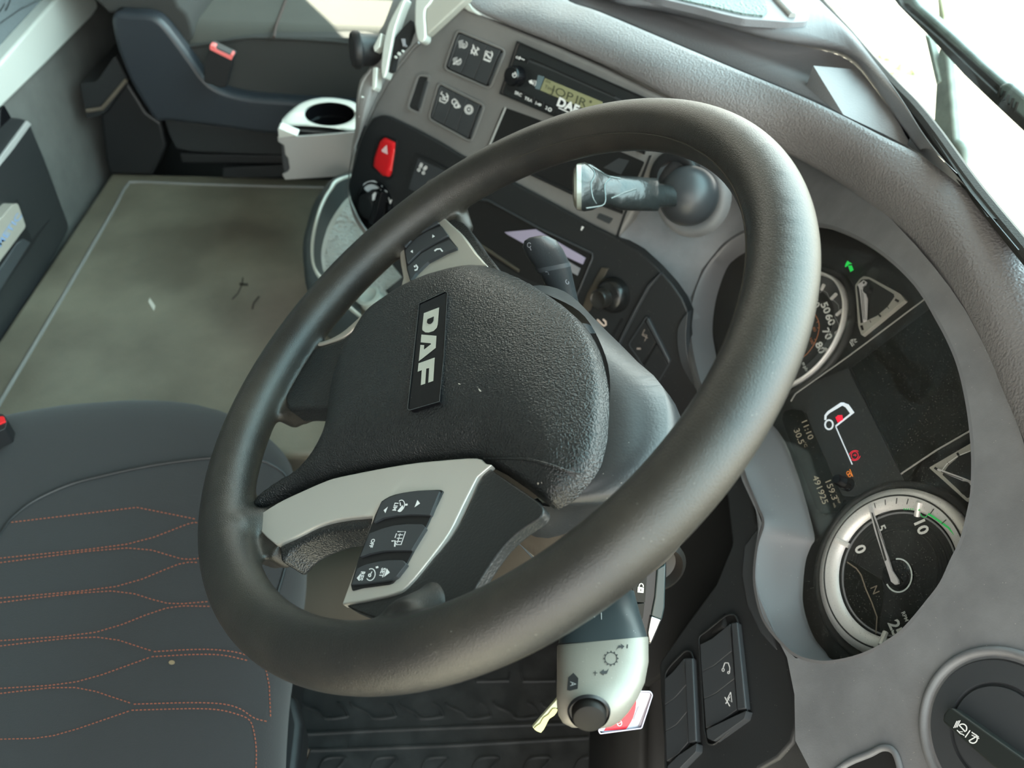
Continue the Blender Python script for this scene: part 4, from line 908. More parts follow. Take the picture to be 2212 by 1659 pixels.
# ================================================================= INSTRUMENT CLUSTER
ic = thing('instrument_cluster', 'instrument cluster with silver ringed dials behind the wheel', 'instrument cluster', CL.at(1850, 950))
lcen = A(LENSO).mean(0)
bp_ = [tuple(lcen + (A(q) - lcen) * 1.06) for q in LENSO]
slab('dial_backing', CL, bp_, -.004, -.02, DIALF, ic)
c_t = CL.at(1931, 1235)
RT = .0648
a_, b__ = CL.basis()
def fitc(pts, r):
    P = [CL.at(*q) for q in pts]; x = A([[(p - c_t) @ a_, (p - c_t) @ b__] for p in P]); c = x.mean(0) - A([0, .03])
    best = min(((sum((np.hypot(*(x - A([u, v])).T) - r) ** 2), u, v) for u in np.arange(-.33, -.1, .001) for v in np.arange(-.06, .06, .001)), key=lambda t: t[0])
    return c_t + best[1] * a_ + best[2] * b__
c_s = fitc(P2(1820, 610, 1830, 650, 1826, 690, 1810, 730, 1785, 775, 1750, 810, 1712, 842), RT)
def dial(cen, nm, thin=False):
    d = thing(nm, '', '', cen) if False else None
    root = lathe(nm, [(.0, -.003), (RT * .74, -.003), (RT * .745, -.001)], cen, CL.n, DIALF, ic, 96)
    if thin:
        lathe('outer_ring', [(RT * .955, -.001), (RT * .965, .004), (RT * .985, .005), (RT * 1.0, .003), (RT * 1.01, -.004)], cen, CL.n, DIALR, root, 96, smooth=180)
        lathe('inner_band', [(RT * .735, -.003), (RT * .74, -.0024), (RT * .955, -.0020), (RT * .96, -.003)], cen, CL.n, mat('steel_grey_band', (.10, .10, .105), .35, metal=.4), root, 96)
        lathe('rim_well', [(RT * 1.01, -.004), (RT * 1.05, .002), (RT * 1.10, .002), (RT * 1.12, -.004)], cen, CL.n, DIALF, root, 96, smooth=180)
        return root
    lathe('outer_ring', [(RT * .76, -.001), (RT * .80, .0035), (RT * .89, .005), (RT * 1.0, .003), (RT * 1.01, -.004)], cen, CL.n, DIALR, root, 96, smooth=180)
    lathe('inner_line', [(RT * .715, -.0028), (RT * .715, -.0022), (RT * .735, -.0022), (RT * .735, -.0028)], cen, CL.n, GREYM, root, 96)
    for k in range(5):
        r = RT * (.66 - .035 * k); lathe('groove_ring', [(r, -.0029), (r, -.0025), (r - .0006, -.0025), (r - .0006, -.0029)], cen, CL.n, DIALF, root, 72)
    lathe('outer_groove', [(RT * .895, .0050), (RT * .90, .0054), (RT * .915, .0050)], cen, CL.n, MARKD, root, 96)
    lathe('rim_well', [(RT * 1.01, -.004), (RT * 1.05, .002), (RT * 1.10, .002), (RT * 1.12, -.004)], cen, CL.n, DIALF, root, 96, smooth=180)
    return root
ta = dial(c_t, 'tachometer'); sp_ = dial(c_s, 'speedometer', True)
def onc(h): return onpl(CL, h)
def pol(cen, r, deg, h=0):
    t = math.radians(deg); return cen + RT * r * (math.cos(t) * a_ + math.sin(t) * b__) + CL.n * h
def polmap(cen, h): return lambda r, deg: pol(cen, r, deg, h)
def degof(cen, x, y):
    p = CL.at(x, y) - cen; return math.degrees(math.atan2(p @ b__, p @ a_))
# ticks
def ticks(cen, degs, r0, r1, w, mt_, par, h=.0062):
    bm = bmesh.new()
    for g in degs:
        w_ = w / RT / 1.0
        q = [pol(cen, r0, g, h) , pol(cen, r1, g, h)]
        t = math.radians(g); tn = -math.sin(t) * a_ + math.cos(t) * b__
        bm.faces.new([bm.verts.new(p) for p in (q[0] - tn * w, q[0] + tn * w, q[1] + tn * w, q[1] - tn * w)])
    return ob('tick_marks', bm, mt_, par, smooth=180)
gt = [degof(c_t, *q) for q in Y1(880, 680, 950, 660, 1025, 650, 1100, 650, 1275, 705, 1360, 775)]
ticks(c_t, gt, .80, .87, .00035, MARKD, ta, .0050)
for q in ((640, 915, 700, 950), (1175, 660, 1165, 735), (930, 1530, 940, 1560)):
    g = degof(c_t, *Y1(*q[:2])[0])
    tube('hour_block', [pol(c_t, .70, g, .001), pol(c_t, .86, g, .005)], .0021, DIALR, ta, 8)
T1 = lambda s, x, y, sz, b=.02, src=Y1, a=(.40, .92), u=(.86, -.38): glyphs(s, src(x, y)[0], (a[0] * sz, a[1] * sz), (u[0] * sz, u[1] * sz), b)
ink('numerals', onc(-.0020), T1('0', 763, 968, 34, .03) + T1('10', 1152, 820, 36, .03) + T1('25', 990, 1475, 36, .03) + T1('5', 900, 832, 26, .02) + T1('RPM', 1050, 1398, 12, .02), WHITE, ta)
ink('gear_letter', onc(-.0018), T1('N', 857, 1228, 24, 0) + [('L', Y1(680, 1048, 740, 1090, 770, 1130, 800, 1220, 840, 1310, 872, 1400, 865, 1510), 2.6)], mat('tan_line', (.24, .20, .15), .6), ta)
slab('gear_window', CL, Y1(672, 1050, 700, 1035, 900, 1160, 915, 1240, 880, 1520, 760, 1450, 690, 1350, 660, 1200), -.0024, -.0034, DISPM, ta)
ink('green_band', onc(.0042), [('L', Y1(1200, 740, 1260, 780, 1330, 830, 1380, 885, 1400, 915), 4.2), ('L', Y1(1150, 740, 1165, 762, 1185, 760, 1205, 738), 2.0), ('L', Y1(1115, 712, 1148, 716), 3.5)] + [('L', Y1(1045 + 14 * i, 705, 1047 + 14 * i, 715), 2.0) for i in range(5)], GREENL, ta)
ink('white_band', onc(-.0020), [('L', Y1(878, 770, 890, 745, 960, 718, 1040, 706), 1.6), ('L', Y1(695, 915, 760, 840, 835, 790), 1.6)], GREYM, ta)
nd = slab('needle', CL, Y1(815, 690, 830, 688, 870, 800, 935, 1000, 965, 1100, 1005, 1160, 1008, 1185, 985, 1192, 962, 1175, 945, 1120, 915, 1030, 860, 860), .0062, .0045, mat('grey_needle', (.55, .53, .55), .4), ta)
ink('needle_slot', onc(.0064), [('P', Y1(835, 730, 845, 735, 935, 1035, 922, 1045)), ('L', Y1(850, 760, 955, 1030), 1.2)], MARKD, nd)
lathe('needle_hub', [(0, .003), (.010, .003), (.0118, .001), (.0118, -.003)], CL.at(*Y1(1000, 1130)[0]), CL.n, GLOSS, ta, 48)
ink('hub_arc', onc(.0034), [('L', [(1940.5 + 29 * math.cos(t) + 0, 1243 + 36 * math.sin(t) + 0) for t in np.linspace(-1.75, 2.6, 24)], 3.2)], mat('pale_arc', (.6, .66, .66), .4), ta)
# speedometer writing
sc8 = lambda s, x, y, sz, b=.03: T1(s, x, y, sz, b, Z8, (.42, .95), (.80, -.40))
ink('numerals', onc(-.0018), sc8('50', 915, 620, 24) + sc8('60', 945, 697, 24) + sc8('70', 926, 790, 24) + sc8('80', 880, 880, 24) + sc8('40', 848, 585, 22) + sc8('mph', 782, 1003, 11), WHITE, sp_)
ink('orange_scale', onc(-.0018), [('L', cat(Z8(845, 660, 868, 700, 875, 745, 865, 800, 840, 860, 800, 915, 770, 940), 3), 1.8)] + sc8('80', 843, 760, 10, 0) + sc8('100', 824, 835, 10, 0) + [('L', Z8(868, 710, 858, 715), 1.4), ('L', Z8(872, 750, 862, 750), 1.4), ('L', Z8(852, 830, 844, 822), 1.4)], mat('orange_mark', (.55, .20, .09), .6), sp_)
zz = [('L', Z8(880, 520, 900, 505, 925, 520, 945, 560, 975, 575, 1000, 600, 1005, 640, 975, 675, 1000, 720, 1005, 745), 2), ('L', Z8(1005, 750, 975, 790, 985, 840, 950, 900, 910, 905, 915, 935, 870, 1000, 820, 1038, 790, 1030), 2)]
ink('stepped_track', onc(-.0016), zz, mat('steel_line', (.33, .33, .35), .3, metal=.4), sp_)
for q in ((905, 470, 890, 500), (985, 530, 955, 560), (1025, 635, 990, 665), (1012, 770, 985, 785), (940, 905, 915, 890)):
    a, b = Z8(*q); tube('hour_block', [CL.at(*a, .002), CL.at(*b, -.001)], .0018, DIALR, sp_, 8)
# fuel and temperature gauges
def gauge(nm, outline, inner, needle, tk, src, extra=None):
    g = slab(nm, CL, src(*outline), .0005, -.004, mat(nm + '_plate', (.36, .35, .32), .5), ic, r=3)
    slab('gauge_face', CL, src(*inner), .0009, -.002, DIALF, g, r=2)
    ink('ticks', onc(.0012), [('L', src(*t[:4]), t[4]) for t in tk], MARKD, g)
    slab('gauge_needle', CL, src(*needle), .0035, .002, mat(nm + '_needle', (.6, .58, .6), .4), g)
    return g
g1 = gauge('fuel_gauge', (1140, 430, 1165, 412, 1205, 420, 1400, 525, 1435, 565, 1150, 800, 1130, 740, 1110, 470), (1150, 435, 1200, 432, 1360, 528, 1365, 545, 1320, 610, 1250, 670, 1145, 720, 1120, 480),
           (1125, 468, 1165, 438, 1182, 450, 1175, 470, 1158, 480, 1188, 560, 1182, 700, 1160, 710, 1145, 560, 1135, 490), ((1370, 565, 1395, 578, 5), (1320, 612, 1330, 625, 1.5), (1262, 660, 1278, 678, 4), (1205, 700, 1212, 715, 1.5), (1150, 735, 1160, 765, 5)), Z8)
ink('needle_slot', onc(.0038), [('L', Z8(1150, 500, 1165, 695), 1.2), ('L', Z8(1160, 520, 1175, 695), 1.0), ('P', Z8(1158, 455, 1168, 445, 1175, 455, 1165, 466))], MARKD, g1)
lathe('needle_boss', [(0, .005), (.0035, .005), (.0045, -.001)], CL.at(*Z8(1205, 510)[0]), CL.n, BLACK, g1, 24)
g2 = gauge('temperature_gauge', (1205, 445, 1470, 290, 1620, 220, 1800, 500, 1450, 665), (1290, 490, 1330, 430, 1400, 370, 1470, 340, 1640, 300, 1700, 500, 1450, 640),
           (1255, 460, 1262, 450, 1440, 515, 1475, 530, 1600, 600, 1465, 555, 1410, 525), ((1240, 445, 1262, 460, 5), (1322, 408, 1332, 422, 1.5), (1385, 350, 1398, 372, 5)), Y1)
ink('needle_slot', onc(.0038), [('L', Y1(1280, 470, 1420, 520), 1.6)], MARKD, g2)
ink('gauge_arc', onc(.0012), [('L', Y1(1290, 460, 1320, 420, 1390, 370, 1470, 338), 2)], WHITE, g2)
lathe('needle_boss', [(0, .005), (.004, .005), (.0055, -.001)], CL.at(*Y1(1450, 580)[0]), CL.n, BLACK, g2, 24)
slab('bezel_shade', CL, P2(1500, 560, 1600, 530, 1628, 560, 1618, 640, 1612, 700, 1620, 780, 1650, 860, 1600, 900, 1500, 800), .0072, .004, VOID, ic, r=10)  # near-black cover plate painted as the unlit bezel beside the speedometer
# dividing lines, displays
for q in (Z8(690, 1230, 720, 1180, 1060, 940, 1300, 760, 1560, 565), Y1(1025, 485, 1250, 335, 1470, 208)):
    tube('divider_line', [CL.at(x, y, .0005) for x, y in q], .0007, LGREY, ic, 6)
slab('centre_display', CL, Z8(1085, 1012, 1610, 618, 1720, 790, 1800, 1000, 1870, 1400, 1540, 1610, 1440, 1770), .0002, -.003, DISPM, ic)
pn = slab('symbol_panel', CL, Z8(700, 1160, 1060, 1012, 1440, 1770, 1180, 1850, 1000, 1840, 790, 1310, 690, 1260), .0001, -.003, mat('symbol_panel_grey', (.022, .023, .024), .5, speck=.4), ic)
lcd = slab('odometer_display', CL, Y1(275, 85, 330, 70, 400, 80, 660, 650, 620, 720, 515, 745, 480, 700, 265, 140), .0008, -.003, DISPM, ic, r=6)
TL = lambda s, x, y, sz: glyphs(s, Y1(x, y)[0], (.36 * sz, .93 * sz), (.80 * sz, -.34 * sz), 0, 0, 1.0)
ink('lcd_digits', onc(.0011), TL('11:10', 425, 200, 21) + TL('30.5', 372, 245, 21) + TL('\u00b0C', 412, 298, 10) + TL('159.3', 578, 585, 22) + TL('491925', 508, 588, 22) + TL('TRIP', 625, 655, 7) + TL('mls', 600, 685, 8), LCDT, lcd)
ink('truck_symbol', onc(.0006), [('P', Y1(620, 45, 655, 28, 690, 40, 728, 92, 610, 185, 604, 176, 700, 98, 672, 60, 640, 42)), ('P', Y1(535, 140, 536, 110, 555, 85, 640, 28, 665, 28, 655, 45, 570, 95, 550, 115, 548, 140)), ('L', arc(*Y1(565, 170)[0], 8.5, 10, 0, 360, 20), 3.6), ('L', Y1(608, 182, 714, 425), 2.4)], WHITET, pn)
ink('seat_belt_telltale', onc(.0007), [('P', Y1(620, 110, 650, 108, 655, 140, 630, 150, 608, 130)), ('L', Y1(610, 120, 625, 155), 3)], REDT, pn)
ink('park_brake_telltale', onc(.0007), [('L', arc(*Y1(730, 367)[0], 7.5, 8.5, 0, 360, 20), 1.1), ('L', arc(*Y1(730, 367)[0], 10.5, 12, -60, 60, 10, 1.2), 1.2), ('L', arc(*Y1(730, 367)[0], 10.5, 12, 120, 240, 10, 1.2), 1.2)] + T1('P', 729, 367, 10, .0), REDT, pn)
ink('trailer_telltale', onc(.0007), [('L', arc(*Y1(688, 480)[0], 3.4, 4, 0, 360, 12), 1.3), ('L', arc(*Y1(697, 492)[0], 3.4, 4, 0, 360, 12), 1.3), ('L', Y1(698, 455, 717, 502), 1.6)], AMBT, pn)
ink('indicator_telltale', onc(.0010), [('P', Z8(1058, 312, 1092, 332, 1070, 336, 1046, 356)), ('P', Z8(1063, 345, 1088, 342, 1100, 372, 1078, 386)), ('L', Z8(1046, 352, 1052, 330, 1064, 314), 2.5)], GREENT, ic)
ink('tank_lettering', onc(.0008), glyphs('Ad', Z8(1110, 833)[0], (3.5, 7.5), (8, -4)) + glyphs('Blue', Z8(1094, 845)[0], (3.5, 7.5), (8, -4)) + [('L', Z8(1075, 840, 1092, 872), 1.5)], WHITE, ic)
rk = lathe('reset_knob', [(0, .016), (.0035, .016), (.0045, .014), (.0045, .009), (.0052, .008), (.0052, .005), (.0060, .004), (.0060, 0)], CL.at(*Y1(690, 555)[0]), CL.n + A([0, 0, 0]), GLOSS, ic, 28)
ls = slab('lens', CL, [tuple(lcen + (A(q) - lcen) * 1.01) for q in LENSO], .0085, .0078, LENS, ic)

# light switch at the lower right
FA = PL(CL.at(2150, 1600, .035), CL.n)
lsw = thing('light_switch', 'large round headlight switch with white fog lamp symbols on its grip', 'rotary switch', FA.at(2160, 1610))
lk = FA.at(*Y3(2010, 1370)[0]); lr = np.linalg.norm(FA.at(*Y3(2010, 1370)[0]) - FA.at(*Y3(1370, 1480)[0]))
lathe('bezel', [(lr * 1.05, -.002), (lr * 1.03, .002), (lr * .97, .0035), (lr * .93, .001), (lr * .90, -.002), (0, -.002)], lk, FA.n, GREY2, lsw, 80, smooth=180)
lathe('dial', [(lr * .90, -.001), (lr * .86, .002), (lr * .60, .0025), (lr * .58, .0005), (lr * .555, .0005), (lr * .54, .003), (0, .003)], lk, FA.n, DARKW, lsw, 80, smooth=30)
slab('grip', FA, Y3(1560, 1140, 1600, 1140, 2230, 1590, 2560, 1830, 2500, 1960, 1950, 1650, 1510, 1260, 1520, 1200), .012, .0, mat('greenish_black_grip', (.016, .019, .018), .35), lsw, b=.002)
dsh = lambda cx, cy, r, t, e=1: [(cx + r * math.cos(a) * (1 if math.cos(a) > 0 else .0) * math.cos(t) - r * .95 * math.sin(a) * math.sin(t), cy + r * math.cos(a) * (1 if math.cos(a) > 0 else .0) * math.sin(t) + r * .95 * math.sin(a) * math.cos(t)) for a in np.linspace(-math.pi / 2, math.pi / 2, 12)]
f1 = dsh(*Y3(1685, 1322)[0], 10, -.75); f2 = dsh(*Y3(1775, 1408)[0], 10, 1.05)
ink('lamp_symbols', onpl(FA, .0123), [('L', f1 + [f1[0]], 2.6), ('L', f2 + [f2[0]], 2.6)] + [('L', Y3(1612 + 14 * i, 1318 - 3 * i, 1640 + 14 * i, 1258 - 3 * i), 1.8) for i in range(3)] + [('L', Y3(1640, 1335, 1668, 1365, 1690, 1372, 1702, 1382), 2.0), ('L', Y3(1655, 1350, 1690, 1350), 1.6)]
    + [('L', Y3(1710, 1398, 1752, 1338), 2.4)] + [('L', Y3(1765 + 16 * i, 1352 + 10 * i, 1790 + 18 * i, 1372 + 12 * i), 2.2) for i in range(3)] + [('L', Y3(1765, 1378, 1830, 1408), 1.8)], WHITE, lsw)
pkt = thing('lower_pocket', 'dark recessed pocket edge at the bottom of the grey fascia', 'pocket', FA.at(1860, 1650))
slab('pocket_opening', FA, Y3(560, 1760, 700, 1640, 900, 1560, 1000, 1505, 1080, 1520, 1120, 1580, 1150, 1700, 1250, 1900, 560, 1900), .0012, -.003, VOID, pkt, r=8)
tube('pocket_rim', [FA.at(x, y, .001) for x, y in cat(Y3(540, 1760, 700, 1625, 900, 1540, 1000, 1490, 1080, 1500, 1130, 1570, 1170, 1720), 3)], .0022, GREY2, pkt)

# switch banks on the dark console right of the wheel
SWP = PL(CL.at(1560, 1440, .028), CL.n)
def bank2(lbl, outer, lines, tail, side, icons=None):
    t = thing('switch_bank', lbl, 'switch bank', SWP.at(*Y2(*outer[:2])[0]))
    ringslab('surround', SWP, rnd(Y2(*outer), 10), 4, .004, -.002, DARK, t, b=.0015)
    slab('well', SWP, Y2(*outer), .0012, -.006, VOID, t, r=8)
    for (a, b) in zip(lines, lines[1:]):
        A_, B_ = Y2(*a), Y2(*b)
        slab('rocker', SWP, A_ + B_[::-1], .0045, -.002, DARKW, t, b=.0007)
    slab('end_roll', SWP, Y2(*tail), .0070, -.002, DARKW, t, b=.0025, r=3)
    slab('side_rib', SWP, Y2(*side), .0062, 0, DARKW, t, b=.0012)
    return t
sb2 = bank2('switch bank with trailer and flask icons beside the grey fascia', (1125, 870, 1170, 840, 1300, 735, 1350, 735, 1370, 770, 1430, 1320, 1410, 1370, 1225, 1525, 1180, 1520, 1160, 1440),
    ((1140, 920, 1210, 885, 1320, 795), (1150, 1085, 1220, 1050, 1330, 960), (1163, 1247, 1235, 1212, 1345, 1127), (1175, 1420, 1245, 1390, 1360, 1312)), (1180, 1430, 1240, 1400, 1420, 1315, 1405, 1365, 1220, 1498, 1185, 1480), (1325, 790, 1362, 785, 1415, 1305, 1362, 1312))
ink('icons', onpl(SWP, .0049), [('L', Y2(1290, 1030, 1310, 1030, 1320, 1060, 1318, 1090), 1.8), ('L', Y2(1290, 1030, 1280, 1060), 1.8), ('L', arc(*Y2(1280, 1072)[0], 2.6, 3.2, 0, 360, 10), 1.5), ('L', arc(*Y2(1312, 1088)[0], 2, 2.6, 0, 360, 10), 1.5), ('L', Y2(1290, 1235, 1320, 1290), 2), ('L', Y2(1320, 1232, 1295, 1275), 2), ('L', Y2(1325, 1205, 1332, 1265, 1305, 1245, 1325, 1205), 1.6)], WHITE, sb2)
sb1 = bank2('plain switch bank at the left edge of the dark console', (925, 1090, 960, 1040, 1050, 950, 1090, 955, 1105, 1000, 1130, 1530, 1110, 1580, 960, 1720, 930, 1700),
    ((930, 1125, 980, 1080, 1045, 1003), (930, 1283, 990, 1240, 1060, 1160), (935, 1440, 1000, 1400, 1062, 1325), (940, 1620, 1010, 1575, 1070, 1505)), (945, 1650, 1010, 1585, 1122, 1510, 1118, 1560, 1000, 1680, 960, 1700), (1048, 1000, 1095, 1000, 1118, 1500, 1070, 1508))

# ================================================================= STEERING WHEEL
sw = thing('steering_wheel', 'large worn black steering wheel with silver spoke trims', 'steering wheel', W0)
wu = A([0, -1., 0]); wv = np.cross(WN, wu)
def WL(u, v, h): return W0 + u * wu + v * wv + h * WN
R0, RR = .206, .0182
bm = bmesh.new()
NS, NC = 220, 30
rows = []
for i in range(NS):
    t = 2 * math.pi * i / NS; er = math.cos(t) * wu + math.sin(t) * wv
    rows.append([bm.verts.new(W0 + er * (R0 + RR * math.cos(s)) + WN * RR * math.sin(s)) for s in np.linspace(0, 2 * math.pi, NC, endpoint=False)])
for i in range(NS):
    for j in range(NC): bm.faces.new((rows[i][j], rows[(i + 1) % NS][j], rows[(i + 1) % NS][(j + 1) % NC], rows[i][(j + 1) % NC]))
# moulded spoke cores
def core(pts, h1, h0): prism_bm(WP, pts, h1, h0, bm)
core(P2(500, 1085, 548, 1088, 575, 1130, 604, 1172, 580, 1205, 520, 1190), -.0098, -.030)
def core(pts, h1, h0): prism_bm(WP, pts, h1, h0, bm)
core(P2(862, 545, 870, 500, 895, 462, 935, 430, 970, 425, 988, 450, 998, 485, 1028, 530, 1064, 575, 1090, 610, 1000, 640, 900, 640, 878, 620), -.012, -.030)
core(P2(600, 800, 632, 744, 660, 738, 740, 725, 790, 720, 760, 830, 720, 884, 640, 884, 600, 900, 560, 880), -.010, -.030)
core(P2(505, 1090, 548, 1080, 640, 1040, 760, 1010, 900, 1000, 900, 1080, 820, 1115, 720, 1130, 640, 1160, 600, 1195, 560, 1210, 510, 1190), -.018, -.036)
core(P2(1045, 1010, 1090, 1040, 1110, 1080, 1060, 1120, 1020, 1180, 990, 1260, 960, 1350, 860, 1345, 780, 1325, 744, 1304, 820, 1150, 880, 1050), -.0128, -.026)
for pts, r in (([(612, 778), (655, 792)], .0125), ([(950, 400), (960, 470)], .015)):
    q = cat([pts[0], ((pts[0][0] + pts[1][0]) / 2, (pts[0][1] + pts[1][1]) / 2), pts[1]], 3)
    tube_bm([WP.at(x, y, -.004 - .018 * k / len(q)) for k, (x, y) in enumerate(q)], [r] * len(q), 14, bm)
for pts, r1, r2 in (([(505, 1160), (540, 1145), (580, 1128), (625, 1108)], .0178, .008), ([(880, 1365), (915, 1330), (950, 1290), (985, 1235)], .0176, .006), ([(958, 385), (965, 415), (985, 455), (1010, 500)], .0172, .007)):
    q = cat(pts, 3); m_n = len(q) - 1
    tube_bm([WP.at(x, y, -.002 - .026 * k / m_n) for k, (x, y) in enumerate(q)], [r1 + (r2 - r1) * k / m_n for k in range(len(q))], 16, bm)
rim = ob('rim', bm, RIMM, sw, smooth=180)
m = rim.modifiers.new('remesh', 'REMESH'); m.mode = 'VOXEL'; m.voxel_size = .0021; m.use_smooth_shade = True
m = rim.modifiers.new('smooth', 'SMOOTH'); m.factor = .6; m.iterations = 24
# seam line along the inside of the rim
tube('rim_seam', [W0 + (math.cos(t) * wu + math.sin(t) * wv) * (R0 - RR * .90) + WN * RR * .40 for t in np.radians(np.linspace(22, 165, 60))], .0006, mat('rim_seam_line', (.03, .027, .022), .4), sw, 6)

pad_o = cat(Y8(1150, 35, 1000, 65, 870, 110, 740, 170, 600, 260, 480, 350, 395, 465, 330, 580, 290, 640, 250, 760, 215, 890, 203, 1000, 180, 1130, 140, 1225, 80, 1290, 0, 1345), 3) + cat(P2(628, 1027, 590, 1052, 545, 1086), 2) + P2(544, 1112) + cat(P2(560, 1102, 600, 1076, 650, 1052, 700, 1038, 740, 1027, 870, 1004, 960, 992, 1040, 990), 3) + cat(P2(1052, 996, 1100, 1026, 1150, 1064, 1179, 1090), 2) + cat(Y8(1590, 1535, 1700, 1462, 1800, 1352, 1870, 1240, 1908, 1120, 1927, 950, 1932, 780, 1912, 640, 1870, 500, 1800, 380, 1700, 280, 1600, 210, 1500, 150, 1400, 100, 1300, 60, 1220, 40), 3)
def pad_h(d, u, v):
    k = min(max((v + .005) / .10, 0), 1); k2 = min(max((abs(u) - .05) / .09, 0), 1) * (1 if v > -.03 else 0)
    return (.0205 - .0125 * k ** 1.3 - .003 * k2 ** 2) * (1 - math.exp(-d / (.013 + .006 * k))) + .003 * (1 - math.exp(-d / .05))
pad = pillow('airbag_cover', WP, pad_o, -.013, pad_h, .022, .0026, HUBM, sw, smooth=180)
s_ = pad.modifiers.new('smooth', 'SMOOTH'); s_.factor = .6; s_.iterations = 10
pbv = bvh_of(pad)
pm = onto(pbv, .0006, PL(WL(0, 0, .008), WN))
# badge on a flat plate at the height of the pad there
bpt = [pm(x, y) for x, y in P2(966, 631, 947, 868, 882, 886, 905, 651)]
bn = np.cross(bpt[2] - bpt[0], bpt[1] - bpt[3]); bn /= np.linalg.norm(bn); bn = bn if bn @ WN > 0 else -bn
BP = PL(np.mean(bpt, axis=0) + bn * .0022, bn)
bg_ = slab('badge', BP, B1(260, 262, 580, 112, 603, 130, 560, 900, 505, 1468, 150, 1572, 120, 1560, 190, 900), .0004, -.004, GLOSS, sw, b=.0004, r=2)
ringslab('badge_frame', BP, B1(255, 256, 585, 105, 612, 128, 570, 900, 512, 1475, 145, 1582, 112, 1565, 185, 900), 1.6, .0010, -.004, mat('steel_frame', (.16, .17, .18), .3, metal=.8), bg_)
LET = mat('badge_letter_silver', (.55, .55, .48), .4, metal=.35)
ink('letters', onpl(BP, .0007), [('P', B1(508, 308, 490, 520, 478, 560, 440, 600, 380, 620, 335, 618, 300, 590, 298, 560, 318, 380)), ('P', B1(288, 645, 474, 660, 465, 810, 255, 975, 275, 772, 322, 775, 320, 830, 408, 762, 400, 752, 278, 742)),
    ('P', B1(453, 928, 435, 1218, 372, 1240, 384, 1060, 348, 1066, 335, 1252, 280, 1270, 292, 1085, 242, 1105, 252, 1000))], LET, bg_)
ink('letter_hole', onpl(BP, .0009), [('P', B1(443, 420, 435, 478, 420, 500, 395, 515, 370, 512, 355, 495, 362, 455))], GLOSS, bg_)
# crease below the badge
tube('pad_crease', [q for q in [pm(x, y) for x, y in cat(P2(1045, 990, 1130, 991, 1180, 1002, 1235, 1020, 1262, 1022), 4)] if q is not None], .0009, HUBM, sw, 6)
ink('dust_flecks', pm, [('P', Y8(1142, 812, 1150, 815, 1165, 830, 1155, 832)), ('L', Y8(1018, 782, 1032, 786), 1.6), ('P', disc(*Y8(1520, 1410)[0], 2, 2.4, 6)), ('L', Y8(1540, 1400, 1545, 1410), 1.4)], PAPER, sw)
slab('spoke_cover', WP, cat(P2(648, 759, 700, 746, 740, 731, 770, 710, 752, 770, 735, 820, 718, 868), 2) + cat(P2(712, 882, 640, 884, 622, 884, 614, 860, 618, 810, 630, 775), 2), -.0085, -.026, HUBM, sw, b=.003)
slab('spoke_cover', WP, cat(P2(1052, 1008, 1090, 1034, 1140, 1068, 1172, 1094, 1166, 1118, 1130, 1142, 1088, 1180, 1048, 1235, 1012, 1292, 975, 1345, 900, 1352, 820, 1338, 745, 1306, 790, 1292, 870, 1262, 950, 1190, 1000, 1120, 1030, 1050), 3), -.0105, -.018, SPKM, sw, b=.006)
slab('spoke_cover', WP, cat(P2(950, 465, 1000, 480, 1030, 520, 1066, 566, 1080, 592, 1040, 580, 1000, 520), 3), -.0115, -.030, HUBM, sw, b=.003)
# upper left silver trim and switch pod
slab('upper_trim', WP, cat(P2(1052, 573, 1000, 577, 984, 580, 939, 597, 894, 617, 846, 648, 805, 679, 775, 699, 742, 727, 702, 742, 646, 757), 3) + cat(P2(645, 745, 690, 738, 715, 730, 745, 712, 790, 672, 836, 636, 866, 616), 3) + cat(P2(870, 600, 863, 555, 868, 512, 882, 486, 905, 467, 932, 458, 950, 462, 975, 484, 1000, 507, 1028, 545), 3), -.0085, -.018, SILVG, sw, b=.0014)
def pods(nm, outline, btns, h, icons):
    b = slab(nm, WP, outline, h, h - .008, BLACK, sw, b=.0005)
    for q in btns: slab('button', WP, q, h + .0016, h - .002, DARKW, b, b=.0008, r=2)
    ink('symbols', onpl(WP, h + .0019), icons, WHITE, b)
tri = lambda *q: ('P', list(q))
phone = lambda x, y, s, r: [('L', [(x - 7 * s, y + 2 * s), (x - 3 * s, y - 3 * s), (x + 3 * s, y - 3 * s), (x + 7 * s, y + 2 * s)], 2.6 * s), ('L', [(x - 8 * s, y + 3 * s), (x - 4 * s, y + 4 * s)], 3.6 * s), ('L', [(x + 4 * s, y + 4 * s), (x + 8 * s, y + 3 * s)], 3.6 * s)]
pods('left_switch_pod', cat(Z6(1225, 570, 1240, 490, 1330, 385, 1420, 352, 1480, 345, 1530, 400, 1610, 510), 2) + Z6(1692, 612, 1600, 648, 1450, 728, 1340, 830, 1288, 905, 1258, 800), [
    Z6(1232, 560, 1250, 490, 1335, 388, 1420, 358, 1475, 352, 1530, 398, 1430, 450, 1330, 510, 1240, 608), Z6(1245, 635, 1340, 530, 1440, 470, 1555, 425, 1610, 505, 1490, 570, 1370, 640, 1262, 748), Z6(1265, 775, 1380, 665, 1500, 595, 1620, 545, 1685, 612, 1590, 650, 1440, 730, 1340, 825, 1290, 890)], -.0075,
    [tri(*Z6(1420, 395, 1448, 408, 1428, 425)), tri(*Z6(1275, 515, 1280, 545, 1256, 528)), tri(*Z6(1478, 500, 1500, 515, 1475, 530)), tri(*Z6(1310, 630, 1312, 660, 1290, 645)), ('L', Z6(1325, 450, 1355, 440), 2), ('L', Z6(1325, 465, 1350, 460), 2), ('L', Z6(1330, 440, 1345, 462), 1.5),
     ('L', Z6(1495, 640, 1515, 625, 1545, 622, 1565, 645), 3.4), ('L', Z6(1325, 805, 1345, 800, 1352, 780, 1335, 758), 3.4), ('L', Z6(1322, 765, 1330, 780), 3)])
